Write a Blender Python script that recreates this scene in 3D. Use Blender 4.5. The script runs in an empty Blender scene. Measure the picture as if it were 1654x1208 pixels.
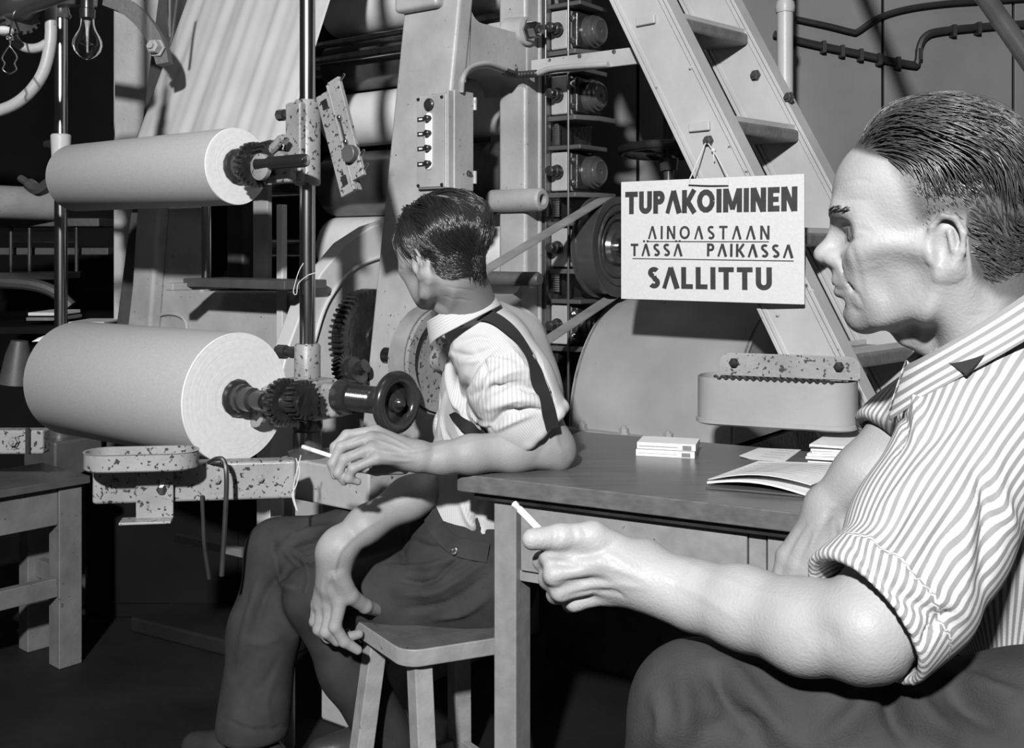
import bpy, bmesh, math, random
import numpy as np
from mathutils import Vector, Matrix, Quaternion

random.seed(7)
np.random.seed(7)
S = bpy.context.scene
COL = S.collection
PI = math.pi

# ------------------------------------------------------------------ camera
FPX, HOR, HC = 1750.0, 405.0, 1.22          # focal length in px, horizon row, eye height
cam_d = bpy.data.cameras.new('camera')
cam = bpy.data.objects.new('camera', cam_d)
COL.objects.link(cam)
cam.location = (0, 0, HC)
cam.rotation_euler = (PI / 2, 0, 0)
cam_d.sensor_width = 36.0
cam_d.lens = 36.0 * FPX / 1654.0
cam_d.shift_y = -(604.0 - HOR) / 1654.0
cam_d.clip_start = 0.05
S.camera = cam

# ------------------------------------------------------------------ world, lights, exposure
W = bpy.data.worlds.new('hall_light')
S.world = W
W.use_nodes = True
W.node_tree.nodes['Background'].inputs[0].default_value = (1, 1, 1, 1)
W.node_tree.nodes['Background'].inputs[1].default_value = 0.022

def area_light(name, loc, aim, size, power, shape='DISK'):
    d = bpy.data.lights.new(name, 'AREA')
    d.shape = shape
    d.size = size
    d.energy = power
    o = bpy.data.objects.new(name, d)
    COL.objects.link(o)
    o.location = loc
    o.rotation_euler = (Vector(aim) - Vector(loc)).to_track_quat('-Z', 'Y').to_euler()
    return o

area_light('press_flash', (-0.72, -2.0, 3.05), (0.1, 2.6, 0.95), 0.2, 430)
area_light('overhead_fill', (-0.6, 1.2, 4.6), (-0.2, 3.4, 0.6), 1.2, 14)  # unseen fill light, added overhead to raise the ambient level

vs = S.view_settings
vs.view_transform = 'Standard'
vs.look = 'None'
vs.gamma = 1.0
vs.use_curve_mapping = False
vs.exposure = 0.0

# ------------------------------------------------------------------ geometry frames
def P(px, py, Y):
    """place that photo pixel (px, py) shows when it lies Y metres away"""
    return Vector(((px - 827.0) * Y / FPX, Y, HC - (py - HOR) * Y / FPX))

MO = Vector((0.273, 3.458, 0.0))             # machine frame: a along the roll axes, b across
MA = Vector((0.8, -0.6, 0.0))
MBv = Vector((0.6, 0.8, 0.0))

def frame(o, ex, ey, ez):
    m = Matrix.Identity(4)
    for i, e in enumerate((ex, ey, ez)):
        for j in range(3):
            m[j][i] = e[j]
    for j in range(3):
        m[j][3] = o[j]
    return m

MF = frame(MO, MA, MBv, Vector((0, 0, 1)))

def L(a, b, z):
    return MO + MA * a + MBv * b + Vector((0, 0, z))

def mp(px, py, a=None, b=None):
    """machine coordinates of a pixel on the plane a = const or b = const"""
    r = (px - 827.0) / FPX
    n, c = (MBv, b) if b is not None else (MA, a)
    Y = (c + n.dot(MO)) / (n.x * r + n.y)
    d = Vector((r * Y, Y, 0)) - MO
    return Vector((d.dot(MA), d.dot(MBv), HC - (py - HOR) * Y / FPX))

# ------------------------------------------------------------------ materials (greys only: the photograph is black and white)
MATS = {}
def g4(v):
    return (v, v, v, 1.0)

def new_mat(name):
    m = bpy.data.materials.new(name)
    m.use_nodes = True
    nt = m.node_tree
    b = nt.nodes['Principled BSDF']
    MATS[name] = m
    return m, nt, b

def N(nt, t, **kw):
    n = nt.nodes.new(t)
    for k, v in kw.items():
        setattr(n, k, v)
    return n

def mat_surface(name, c0, c1, rough=0.5, metal=0.0, scale=12.0, detail=6.0, bump=0.0, bscale=120.0,
                chip=None, chip_scale=40.0, chip_size=0.64, spec=0.5, stretch=None, rvar=0.0):
    """grey surface mottled between c0 and c1; chip = colour of the worn spots"""
    m, nt, b = new_mat(name)
    lk = nt.links.new
    tc = N(nt, 'ShaderNodeTexCoord')
    src = tc.outputs['Object']
    if stretch:
        mpn = N(nt, 'ShaderNodeMapping')
        mpn.inputs['Scale'].default_value = stretch
        lk(src, mpn.inputs['Vector'])
        src = mpn.outputs['Vector']
    nz = N(nt, 'ShaderNodeTexNoise')
    nz.inputs['Scale'].default_value = scale
    nz.inputs['Detail'].default_value = detail
    lk(src, nz.inputs['Vector'])
    rp = N(nt, 'ShaderNodeValToRGB')
    rp.color_ramp.elements[0].position = 0.3
    rp.color_ramp.elements[0].color = g4(c0)
    rp.color_ramp.elements[1].position = 0.7
    rp.color_ramp.elements[1].color = g4(c1)
    lk(nz.outputs['Fac'], rp.inputs['Fac'])
    out = rp.outputs['Color']
    if chip is not None:
        n2 = N(nt, 'ShaderNodeTexNoise')
        n2.inputs['Scale'].default_value = chip_scale
        n2.inputs['Detail'].default_value = 3.0
        lk(tc.outputs['Object'], n2.inputs['Vector'])
        r2 = N(nt, 'ShaderNodeValToRGB')
        r2.color_ramp.elements[0].position = chip_size
        r2.color_ramp.elements[1].position = chip_size + 0.03
        lk(n2.outputs['Fac'], r2.inputs['Fac'])
        mx = N(nt, 'ShaderNodeMix', data_type='RGBA')
        lk(r2.outputs['Color'], mx.inputs['Factor'])
        lk(out, mx.inputs['A'])
        mx.inputs['B'].default_value = g4(chip)
        out = mx.outputs['Result']
    lk(out, b.inputs['Base Color'])
    b.inputs['Roughness'].default_value = rough
    b.inputs['Metallic'].default_value = metal
    b.inputs['Specular IOR Level'].default_value = spec
    if rvar:
        mr = N(nt, 'ShaderNodeMapRange')
        mr.inputs['To Min'].default_value = rough - rvar
        mr.inputs['To Max'].default_value = rough + rvar
        lk(nz.outputs['Fac'], mr.inputs['Value'])
        lk(mr.outputs['Result'], b.inputs['Roughness'])
    if bump:
        n3 = N(nt, 'ShaderNodeTexNoise')
        n3.inputs['Scale'].default_value = bscale
        n3.inputs['Detail'].default_value = 4.0
        lk(src, n3.inputs['Vector'])
        bp = N(nt, 'ShaderNodeBump')
        bp.inputs['Strength'].default_value = bump
        bp.inputs['Distance'].default_value = 0.004
        lk(n3.outputs['Fac'], bp.inputs['Height'])
        lk(bp.outputs['Normal'], b.inputs['Normal'])
    return m

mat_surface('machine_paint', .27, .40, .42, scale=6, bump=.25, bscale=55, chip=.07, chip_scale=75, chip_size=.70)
mat_surface('dark_and_shaded_paint', .05, .09, .5, scale=6, bump=.3, bscale=55)  # for dark parts, and for the grey far frame with shade put in
mat_surface('chipped_paint', .20, .30, .42, scale=8, bump=.3, bscale=60, chip=.03, chip_scale=95, chip_size=.60)
mat_surface('ladder_paint', .36, .46, .42, scale=5, bump=.2, bscale=60, chip=.10, chip_scale=18, chip_size=.73)
mat_surface('tread_metal', .11, .18, .45, scale=20, bump=.4, bscale=90)
mat_surface('guard_paint', .24, .32, .38, scale=5, bump=.15, bscale=70, chip=.05, chip_scale=22, chip_size=.73)
mat_surface('light_paint', .46, .56, .4, scale=5, bump=.15, bscale=60)
mat_surface('steel', .35, .55, .22, metal=1.0, scale=3, stretch=(12, 12, 1), rvar=.06)
mat_surface('dark_steel', .10, .20, .24, metal=.65, scale=6, rvar=.1)
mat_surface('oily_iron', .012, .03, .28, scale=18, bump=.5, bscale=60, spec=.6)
mat_surface('black_rubber', .012, .02, .35, scale=10)
mat_surface('belt_leather', .17, .27, .6, scale=14, bump=.2, bscale=90)
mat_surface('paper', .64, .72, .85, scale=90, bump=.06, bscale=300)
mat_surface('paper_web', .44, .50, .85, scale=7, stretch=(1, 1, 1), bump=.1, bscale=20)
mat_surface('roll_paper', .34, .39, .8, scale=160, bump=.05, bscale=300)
mat_surface('roll_cotton', .62, .72, .7, scale=10, bump=.03)
mat_surface('floor_dark', .006, .016, .6, scale=3, bump=.5, bscale=25, spec=.25)
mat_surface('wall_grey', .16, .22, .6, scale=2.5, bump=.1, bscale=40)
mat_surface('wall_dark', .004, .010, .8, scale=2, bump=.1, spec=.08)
mat_surface('black_gloss', .018, .035, .22, scale=9, bump=.15, bscale=40, spec=.6, rvar=.06)
mat_surface('pilaster', .40, .50, .7, scale=4, bump=.1)
mat_surface('table_wood', .085, .135, .3, scale=5, stretch=(1.2, 14, 14), bump=.06, bscale=20, rvar=.06)
mat_surface('desk_paint', .19, .25, .5, scale=30, bump=.1, bscale=120, chip=.07, chip_scale=60, chip_size=.74)
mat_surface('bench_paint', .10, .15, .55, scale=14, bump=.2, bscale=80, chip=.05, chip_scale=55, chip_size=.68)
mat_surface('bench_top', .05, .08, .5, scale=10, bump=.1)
mat_surface('stool_paint', .20, .30, .5, scale=18, bump=.25, bscale=90, chip=.05, chip_scale=44, chip_size=.70)
mat_surface('stool_seat', .07, .11, .5, scale=18, bump=.3, bscale=90, chip=.03, chip_scale=44, chip_size=.68)
mat_surface('sign_board', .54, .60, .7, scale=160, bump=.1, bscale=300)
mat_surface('sign_ink', .025, .04, .6, scale=30)
mat_surface('card_white', .70, .76, .6, scale=20)
mat_surface('ink_grey', .14, .2, .7, scale=30)
mat_surface('socket_black', .014, .02, .3, scale=10)
mat_surface('brass', .5, .6, .25, metal=1.0, scale=10)
mat_surface('cigarette_paper', .78, .82, .7, scale=40)
mat_surface('cigarette_ash', .38, .62, .9, scale=500)
mat_surface('string', .5, .6, .8, scale=60)
mat_surface('wire_dark', .02, .035, .4, scale=20)
mat_surface('wall_cable', .018, .03, .5, scale=20)
m_, nt_, b_ = new_mat('bulb_glass')
b_.inputs['Base Color'].default_value = g4(.95)
b_.inputs['Roughness'].default_value = .02
b_.inputs['Transmission Weight'].default_value = 1.0
b_.inputs['IOR'].default_value = 1.3

# ------------------------------------------------------------------ mesh builder
WLOC = {}                                    # world location of every object (parents only translate)

class MB:
    def __init__(self, M=None):
        self.v, self.f = [], []
        self.M = M if M is not None else Matrix.Identity(4)
    def add(self, vs, fs, M=None):
        n = len(self.v)
        T = self.M if M is None else self.M @ M
        self.v += [T @ Vector(p) for p in vs]
        self.f += [tuple(i + n for i in q) for q in fs]
        return self
    def box(self, lo, hi, M=None):
        x0, y0, z0 = lo; x1, y1, z1 = hi
        v = [(x0, y0, z0), (x1, y0, z0), (x1, y1, z0), (x0, y1, z0), (x0, y0, z1), (x1, y0, z1), (x1, y1, z1), (x0, y1, z1)]
        f = [(3, 2, 1, 0), (4, 5, 6, 7), (0, 1, 5, 4), (1, 2, 6, 5), (2, 3, 7, 6), (3, 0, 4, 7)]
        return self.add(v, f, M)
    def hexa(self, p8):
        f = [(3, 2, 1, 0), (4, 5, 6, 7), (0, 1, 5, 4), (1, 2, 6, 5), (2, 3, 7, 6), (3, 0, 4, 7)]
        return self.add(p8, f)
    def bar(self, p0, p1, w, h, up=(0, 0, 1), M=None):
        """rectangular bar from p0 to p1, w across, h along up"""
        p0, p1 = Vector(p0), Vector(p1)
        d = (p1 - p0); ln = d.length; d.normalize()
        up = Vector(up)
        s = d.cross(up); s.normalize()
        u = s.cross(d)
        F = frame(p0, d, u, s)   # x along, y up, z side
        return self.box((0, -h / 2, -w / 2), (ln, h / 2, w / 2), F if M is None else M @ F)
    def lathe(self, prof, p0, axis, n=28, arc=None, start=0.0):
        """prof = [(t along axis, radius)]; revolved round the axis through p0"""
        p0 = Vector(p0); ax = Vector(axis).normalized()
        t = Vector((0, 0, 1)) if abs(ax.z) < .9 else Vector((1, 0, 0))
        e1 = (t - ax * t.dot(ax)).normalized()
        e2 = ax.cross(e1)
        full = arc is None
        arc = 2 * PI if full else arc
        m = n if full else n + 1
        v, f = [], []
        for (tt, r) in prof:
            for k in range(m):
                an = start + arc * k / n
                v.append(p0 + ax * tt + (e1 * math.cos(an) + e2 * math.sin(an)) * r)
        for i in range(len(prof) - 1):
            for k in range(n):
                k2 = (k + 1) % m
                f.append((i * m + k, i * m + k2, (i + 1) * m + k2, (i + 1) * m + k))
        if full:
            if prof[0][1] > 1e-6: f.append(tuple(reversed(range(m))))
            if prof[-1][1] > 1e-6: f.append(tuple((len(prof) - 1) * m + k for k in range(m)))
        return self.add(v, f)
    def cyl(self, p0, p1, r, r2=None, n=20):
        p0, p1 = Vector(p0), Vector(p1)
        d = p1 - p0
        return self.lathe([(0, r), (d.length, r if r2 is None else r2)], p0, d, n)
    def tube(self, pts, r, n=8, closed=False):
        pts = [Vector(p) for p in pts]
        rs = r if isinstance(r, (list, tuple)) else [r] * len(pts)
        v, f = [], []
        prev = None
        m = len(pts)
        for i, p in enumerate(pts):
            if closed:
                d = pts[(i + 1) % m] - pts[i - 1]
            else:
                d = pts[min(i + 1, m - 1)] - pts[max(i - 1, 0)]
            d.normalize()
            if prev is None:
                t = Vector((0, 0, 1)) if abs(d.z) < .9 else Vector((1, 0, 0))
                e1 = d.cross(t).normalized()
            else:
                e1 = (prev - d * prev.dot(d)).normalized()
            prev = e1
            e2 = d.cross(e1)
            for k in range(n):
                an = 2 * PI * k / n
                v.append(p + (e1 * math.cos(an) + e2 * math.sin(an)) * rs[i])
        seg = m if closed else m - 1
        for i in range(seg):
            j = (i + 1) % m
            for k in range(n):
                k2 = (k + 1) % n
                f.append((i * n + k, j * n + k, j * n + k2, i * n + k2))
        if not closed:
            f.append(tuple(range(n)))
            f.append(tuple((m - 1) * n + k for k in reversed(range(n))))
        return self.add(v, f)
    def prism(self, poly, F, h0, h1):
        """polygon in the x-y plane of frame F, extruded from h0 to h1 along its z"""
        n = len(poly)
        v = [F @ Vector((x, y, h0)) for x, y in poly] + [F @ Vector((x, y, h1)) for x, y in poly]
        f = [tuple(reversed(range(n))), tuple(range(n, 2 * n))]
        for i in range(n):
            j = (i + 1) % n
            f.append((i, j, n + j, n + i))
        return self.add(v, f)
    def sphere(self, c, r, n=16, m=10, sc=(1, 1, 1)):
        c = Vector(c)
        v, f = [], []
        for i in range(m + 1):
            th = PI * i / m
            for k in range(n):
                an = 2 * PI * k / n
                v.append(c + Vector((r * sc[0] * math.sin(th) * math.cos(an), r * sc[1] * math.sin(th) * math.sin(an), r * sc[2] * math.cos(th))))
        for i in range(m):
            for k in range(n):
                k2 = (k + 1) % n
                f.append((i * n + k, (i + 1) * n + k, (i + 1) * n + k2, i * n + k2))
        return self.add(v, f)
    def torus(self, c, axis, R, r, n=32, m=10):
        ax = Vector(axis).normalized()
        t = Vector((0, 0, 1)) if abs(ax.z) < .9 else Vector((1, 0, 0))
        e1 = (t - ax * t.dot(ax)).normalized(); e2 = ax.cross(e1)
        c = Vector(c)
        return self.tube([c + (e1 * math.cos(2 * PI * k / n) + e2 * math.sin(2 * PI * k / n)) * R for k in range(n)], r, m, closed=True)
    def gear(self, c, axis, R, teeth, depth, w, n=4):
        """toothed wheel: root radius R - depth, tooth tips at R"""
        ax = Vector(axis).normalized()
        e1 = (Vector((0, 0, 1)) - ax * ax.z).normalized(); e2 = ax.cross(e1)
        F = frame(Vector(c), e1, e2, ax)
        poly = []
        for k in range(teeth):
            for fr, rr in ((0, R - depth), (.3, R - depth), (.42, R), (.78, R), (.9, R - depth)):
                an = 2 * PI * (k + fr) / teeth
                poly.append((rr * math.cos(an), rr * math.sin(an)))
        return self.prism(poly, F, -w / 2, w / 2)
    def build(self, name, mat, parent=None, smooth=35, bevel=0.0, seg=2):
        me = bpy.data.meshes.new(name)
        if parent is not None:
            o0 = WLOC[parent.name]
            loc = None
        else:
            xs = [p.x for p in self.v]; ys = [p.y for p in self.v]; zs = [p.z for p in self.v]
            o0 = Vector(((min(xs) + max(xs)) / 2, (min(ys) + max(ys)) / 2, min(zs)))
            loc = o0
        me.from_pydata([tuple(p - o0) for p in self.v], [], self.f)
        bm = bmesh.new(); bm.from_mesh(me)
        bmesh.ops.recalc_face_normals(bm, faces=bm.faces)
        bm.to_mesh(me); bm.free()
        if smooth:
            me.polygons.foreach_set('use_smooth', [True] * len(me.polygons))
            me.set_sharp_from_angle(angle=math.radians(smooth))
        me.materials.append(MATS[mat] if isinstance(mat, str) else mat)
        o = bpy.data.objects.new(name, me)
        COL.objects.link(o)
        if parent is not None:
            o.parent = parent
            WLOC[o.name] = o0.copy()
        else:
            o.location = loc
            WLOC[o.name] = loc.copy()
        if bevel:
            bv = o.modifiers.new('bevel', 'BEVEL')
            bv.width = bevel; bv.segments = seg; bv.limit_method = 'ANGLE'; bv.angle_limit = math.radians(40)
            bv.harden_normals = True
        return o

def tag(o, label, cat, group=None):
    o['label'] = label
    o['category'] = cat
    if group: o['group'] = group
    return o

def thing(name, label, cat, loc, group=None):
    o = bpy.data.objects.new(name, None)
    COL.objects.link(o)
    o.empty_display_size = .05
    o.location = Vector(loc)
    WLOC[o.name] = Vector(loc)
    return tag(o, label, cat, group)

def struct(o):
    o['kind'] = 'structure'
    return o

BOLT = {}
def bolt(parent, pos, axis, r=.008, h=None, mat='dark_steel', name='bolt'):
    """hex-headed bolt standing on pos, pointing along axis (world)"""
    h = h or r * 1.1
    key = (round(r, 4), round(h, 4), mat)
    if key not in BOLT:
        b = MB()
        b.lathe([(0, r * 1.35), (r * .22, r * 1.35), (r * .22, r), (h, r), (h * 1.08, r * .8)], (0, 0, 0), (0, 0, 1), 6)
        b.cyl((0, 0, h), (0, 0, h + r * .5), r * .5, n=8)
        me = bpy.data.meshes.new('bolt')
        me.from_pydata([tuple(p) for p in b.v], [], b.f)
        me.materials.append(MATS[mat])
        BOLT[key] = me
    o = bpy.data.objects.new(name, BOLT[key])
    COL.objects.link(o)
    o.parent = parent
    o.location = Vector(pos) - WLOC[parent.name]
    o.rotation_mode = 'QUATERNION'
    o.rotation_quaternion = Vector(axis).to_track_quat('Z', 'Y')
    return o

def catmull(pts, n=8):
    pts = [Vector(p) for p in pts]
    q = [pts[0] * 2 - pts[1]] + pts + [pts[-1] * 2 - pts[-2]]
    out = []
    for i in range(1, len(q) - 2):
        p0, p1, p2, p3 = q[i - 1:i + 3]
        for k in range(n):
            t = k / n
            out.append(.5 * ((2 * p1) + (p2 - p0) * t + (2 * p0 - 5 * p1 + 4 * p2 - p3) * t * t + (3 * p1 - p0 - 3 * p2 + p3) * t ** 3))
    out.append(pts[-1])
    return out

def arc2(cx, cy, r, a0, a1, n=8):
    return [(cx + r * math.cos(math.radians(a0 + (a1 - a0) * k / n)), cy + r * math.sin(math.radians(a0 + (a1 - a0) * k / n))) for k in range(n + 1)]

# ================================================================== setting
fl = MB().box((-6, -3, -.05), (6, 8, 0)).build('floor', 'floor_dark', smooth=0); struct(fl)
# right-hand part of the hall wall: sheet panels with dark seams
wb = MB().box((-.1, 4.75, 0), (6, 4.85, 4.2)).build('wall_back', 'wall_dark', smooth=0); struct(wb)
xs = [-.1, .55, 1.22, 1.62, 2.19, 2.75, 3.6, 4.6]
for i in range(len(xs) - 1):
    MB().box((xs[i] + .006, 4.73, .0), (xs[i + 1] - .006, 4.75, 4.2)).build('wall_panel', 'wall_grey', wb, smooth=0, bevel=.004)
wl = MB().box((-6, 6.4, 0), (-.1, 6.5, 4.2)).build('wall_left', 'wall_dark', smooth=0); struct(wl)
# pale pilaster between the dark hall and the machine
pl = MB()
p0, p1 = P(183, 500, 4.9), P(240, 500, 4.9)
pl.box((p0.x, 4.9, 0), (p1.x, 5.1, 4.0)).box((p0.x + .09, 4.87, 0), (p1.x + .02, 4.9, 4.0))
struct(pl.build('trim_1', 'pilaster', bevel=.006))

# ================================================================== calender: rolls
ROLLS = [(2.135, .100, 'roll_cotton', 'white calender roll at the very top of the stack'),
         (1.921, .098, 'dark_steel', 'polished steel calender roll just under the top white roll'),
         (1.714, .100, 'roll_cotton', 'white calender roll beside the push-button box'),
         (1.471, .122, 'dark_steel', 'wide dark steel roll behind the push-button box'),
         (1.230, .118, 'roll_cotton', 'white calender roll level with the far man\'s head'),
         (0.985, .118, 'dark_steel', 'lowest dark steel calender roll behind the big gear')]
for z, r, mt, lb in ROLLS:
    t = thing('calender_roll', lb, 'roll', L(-.7, 0, z - r), 'calender rolls')
    MB(MF).lathe([(-1.18, r - .012), (-1.172, r), (-.208, r), (-.2, r - .012)], (0, 0, z), (1, 0, 0), 48).build('roll_body', mt, t)
    MB(MF).cyl((-1.55, 0, z), (-1.18, 0, z), .042).build('journal', 'steel', t)
    MB(MF).cyl((-.2, 0, z), (-.05, 0, z), .042).build('journal', 'steel', t)

# ---- scraper rods lying along the upper steel roll
for z, b, r, lb in ((1.985, -.125, .014, 'thin bright scraper rod, the upper of two along the top steel roll'),
                    (1.925, -.135, .017, 'bright scraper rod, the lower of two along the top steel roll')):
    tag(MB(MF).cyl((-1.25, b, z), (-.24, b, z), r, n=12).build('scraper_rod', 'steel'), lb, 'rod', 'scraper rods')

# ---- side frames
FR = frame(Vector((0, 0, 0)), Vector((0, 1, 0)), Vector((0, 0, 1)), Vector((1, 0, 0)))   # (b, z) plane, extrude along a

def b_of(z):      # front edge of the leaning leg
    return -.505 - (2.05 - z) * .145
def side_frame(t, a0, a1, a2, a3, mat):
    """leaning front leg a0..a1, upright rear post a2..a3, bridge and foot plate"""
    col = [(b_of(3.3), 3.3), (b_of(0), 0), (b_of(0) + .16, 0), (b_of(1.0) + .10, 1.0), (b_of(1.7) + .065, 1.7), (b_of(3.3) + .065, 3.3)]
    MB(MF).prism(col, FR, a0, a1).build('leaning_leg', mat, t, bevel=.012, seg=3)
    MB(MF).box((a2, -.196, 0), (a3, -.115, 3.3)).build('upright_post', mat, t, bevel=.014, seg=3)
    def bl(z): return b_of(z) + .06
    r = .055
    zb, zt = 1.765, 1.895
    poly = [(bl(zt + r), zt + r)]
    poly += [(bl(zb - r), zb - r)]
    poly += arc2(bl(zb) + r, zb - r, r, 180, 90, 6)
    poly += arc2(-.19 - r, zb - r, r, 90, 0, 6)
    poly += arc2(-.19 - r, zt + r, r, 0, -90, 6)
    poly += arc2(bl(zt) + r, zt + r, r, -90, -180, 6)[:-1]
    MB(MF).prism(poly, FR, a2 - .06, a1 - .004).build('bridge', mat, t, bevel=.008)
    zf = 1.085
    poly = [(b_of(0) + .05, 0), (-.15, 0), (-.15, zf + r)] + arc2(-.19 - r, zf + r, r, 0, -90, 6) + arc2(bl(zf) + .04 + r, zf + r, r, -90, -180, 6)
    MB(MF).prism(poly, FR, a2 - .02, a1 - .02).build('foot_plate', mat, t, bevel=.006)

nf = thing('calender_stand', 'pale grey cast side frame with leaning leg behind the far man', 'machine frame', L(-.2, -.4, 0))
side_frame(nf, -.36, -.14, -.25, -.14, 'machine_paint')
# raised rib and top lug of the leaning leg
MB(MF).box((-.37, b_of(1.93) - .03, 1.93), (-.20, b_of(1.93) + .02, 2.02)).build('lug', 'machine_paint', nf, bevel=.014, seg=3)
bolt(nf, L(-.29, b_of(1.97) - .03, 1.975), -MBv, .014, mat='machine_paint')
hb = MB(MF)
hb.lathe([(-.265, .036), (-.075, .036), (-.068, .030), (-.068, .018), (-.11, .018)], (0, -.205, 1.378), (1, 0, 0), 28)
hb.build('hollow_boss', 'machine_paint', nf)
MB(MF).lathe([(-.20, .05), (-.13, .044), (-.125, .03)], (0, -.2, 1.905), (1, 0, 0), 24).build('bolt_boss', 'machine_paint', nf)
bolt(nf, L(-.125, -.2, 1.905), MA, .026, .035, 'steel')
# welded-looking rim on the post
MB(MF).tube([(-.138, -.125, .9), (-.138, -.125, 3.3)], .008, 8).build('rim', 'machine_paint', nf)

ff = thing('calender_stand', 'cast side frame, shade put into its paint, at the far ends of the calender rolls', 'machine frame', L(-1.4, -.4, 0))
side_frame(ff, -1.63, -1.51, -1.60, -1.50, 'dark_and_shaded_paint')  # same grey as the near frame, its shade put into a darker paint

# ---- slide rail and bearing blocks on the rear post
sr = thing('bearing_rail', 'dark vertical slide rail carrying the stack of roll bearings', 'rail', L(-.13, -.08, 0))
MB(MF).box((-.175, -.115, .3), (-.12, -.085, 3.2)).build('rail_bar', 'dark_steel', sr, bevel=.003)
MB(MF).cyl((-.045, -.10, .6), (-.045, -.10, 3.2), .004, n=10).build('tie_rod', 'dark_steel', sr)
MB(MF).box((-.118, -.075, .3), (-.1, .12, 3.2)).build('back_plate', 'oily_iron', sr)
for zz in (1.585, 1.36, 1.12):
    tp = MB(MF)
    for k in range(9):
        tp.cyl((-.112, -.088, zz + (k - 4) * .007), (-.085, -.088, zz + (k - 4) * .007), .0045, n=8)
    tp.build('adjusting_screw', 'steel', sr)
BZ = [(1.921, 'top roll bearing block with ringed cap beside the ladder'),
      (1.714, 'roll bearing block with ringed cap, just under the cable plate'),
      (1.471, 'roll bearing block with ringed cap, left of the sign\'s top corner'),
      (1.230, 'roll bearing block hidden behind the belt pulley'),
      (0.985, 'lowest roll bearing block, between the two belt strands')]
for z, lb in BZ:
    t = thing('bearing_block', lb, 'bearing', L(-.1, 0, z - .09), 'roll bearing blocks')
    MB(MF).box((-.12, -.09, z - .062), (-.055, .09, z + .062)).build('housing', 'machine_paint', t, bevel=.006)
    MB(MF).box((-.125, -.10, z + .068), (.0, .06, z + .082)).build('top_plate', 'dark_and_shaded_paint', t, bevel=.003)
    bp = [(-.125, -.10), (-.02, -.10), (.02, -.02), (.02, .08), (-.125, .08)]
    MB(MF).prism(bp, frame(Vector((0, 0, z - .083)), Vector((1, 0, 0)), Vector((0, 1, 0)), Vector((0, 0, 1))), 0, .016).build('bottom_plate', 'dark_and_shaded_paint', t, bevel=.003)
    MB(MF).box((-.055, -.07, z - .058), (-.03, .07, z + .058)).build('inner_block', 'oily_iron', t, bevel=.008)
    cp = MB(MF)
    cp.lathe([(-.03, .052), (-.012, .052), (-.01, .047), (.003, .047), (.004, .040), (.014, .040), (.017, .034), (.014, .030), (.014, .008), (.010, .004), (.010, 0)], (0, 0, z), (1, 0, 0), 32)
    cp.build('end_cap', 'dark_steel', t)
    nb = MB(MF)
    nb.lathe([(0, .010), (.012, .010), (.012, .022), (.016, .022), (.016, .017), (.032, .017), (.034, .012), (.05, .012), (.05, .016), (.06, .015), (.064, .006)], (-.085, -.09, z), (0, -1, 0), 12)
    nb.build('locking_nut', 'oily_iron', t)
    bolt(t, L(-.045, -.072, z + .035), -MBv, .008, mat='steel')
    bolt(t, L(-.045, -.072, z - .035), -MBv, .008, mat='steel')

# ---- cable plate sticking out from the frame, with the armoured cable
cpz = 1.782
t = thing('cable_plate', 'flat grey steel bar reaching from the frame to the ladder', 'bar', L(.1, -.22, cpz))
MB(MF).box((-.10, -.225, cpz - .025), (.31, -.213, cpz + .025)).build('plate', 'machine_paint', t, bevel=.002)
for a in (-.03, .08, .20):
    bolt(t, L(a, -.225, cpz + .018), -MBv, .005, mat='steel')
cab = [mp(744, 152, b=-.565), mp(747, 128, b=-.57), mp(760, 112, b=-.50), mp(785, 106, b=-.42), mp(815, 115, b=-.32), mp(835, 121, b=-.24),
       mp(865, 119, b=-.237), mp(890, 111, b=-.237), mp(930, 107, b=-.237), mp(982, 104, b=-.237)]
t = thing('cable', 'bent grey cable running from the push-button box along the bar', 'cable', MF @ cab[0])
MB(MF).tube(catmull(cab, 8), .0085, 10).build('sheath', 'machine_paint', t)
MB(MF).tube(catmull([c + Vector((.012, -.01, .004)) for c in cab[:5]], 8), .007, 10).build('second_sheath', 'machine_paint', t)
mm = MB(MF)
for c in catmull(cab[4:7], 6)[::1]:
    mm.sphere(c, .0125, 10, 6)
mm.build('tape_wrap', 'wire_dark', t)
MB(MF).torus(mp(830, 110, b=-.245), (0, 1, 0), .010, .003, 16, 6).build('clip_ring', 'wire_dark', t)

# ---- push-button control box
t = thing('control_box', 'grey push-button control box mounted above the far man\'s head', 'control box', L(-.15, -.56, 1.40))
bx = -.62
MB(MF).box((-.215, bx, 1.395), (-.105, -.52, 1.662)).build('case', 'machine_paint', t, bevel=.006, seg=3)
MB(MF).box((-.105, bx - .002, 1.39), (-.097, bx + .02, 1.668)).box((-.104, bx + .02, 1.39), (-.092, -.515, 1.672)).build('cover', 'machine_paint', t, bevel=.003)
MB(MF).box((-.212, bx - .004, 1.40), (-.112, bx, 1.655)).build('front_panel', 'machine_paint', t, bevel=.0015)
zs = [HC - (y - HOR) * 3.05 / FPX for y in (191, 215, 239, 264)]
sl = arc2(0, zs[0] + .004, .013, 0, 180, 8) + arc2(0, zs[3] - .004, .013, 180, 360, 8)
FB = frame(Vector((-.165, bx, 0)), Vector((1, 0, 0)), Vector((0, 0, 1)), Vector((0, -1, 0)))
sp = MB(MF).prism(sl, FB, .003, .009).build('button_strip', 'card_white', t, bevel=.002)
for z in zs:
    MB(MF).lathe([(0, .0085), (.016, .0085), (.018, .006)], (-.161, bx - .008, z), (0, -1, 0), 14).build('button', 'black_rubber', t)
    pb = MB(MF).box((-.208, bx - .0065, z - .006), (-.183, bx - .003, z + .006)).build('name_plate', 'black_rubber', t)
    MB(MF).box((-.202, bx - .0075, z - .0022), (-.189, bx - .0065, z + .0022)).build('engraving', 'card_white', pb)
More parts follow.
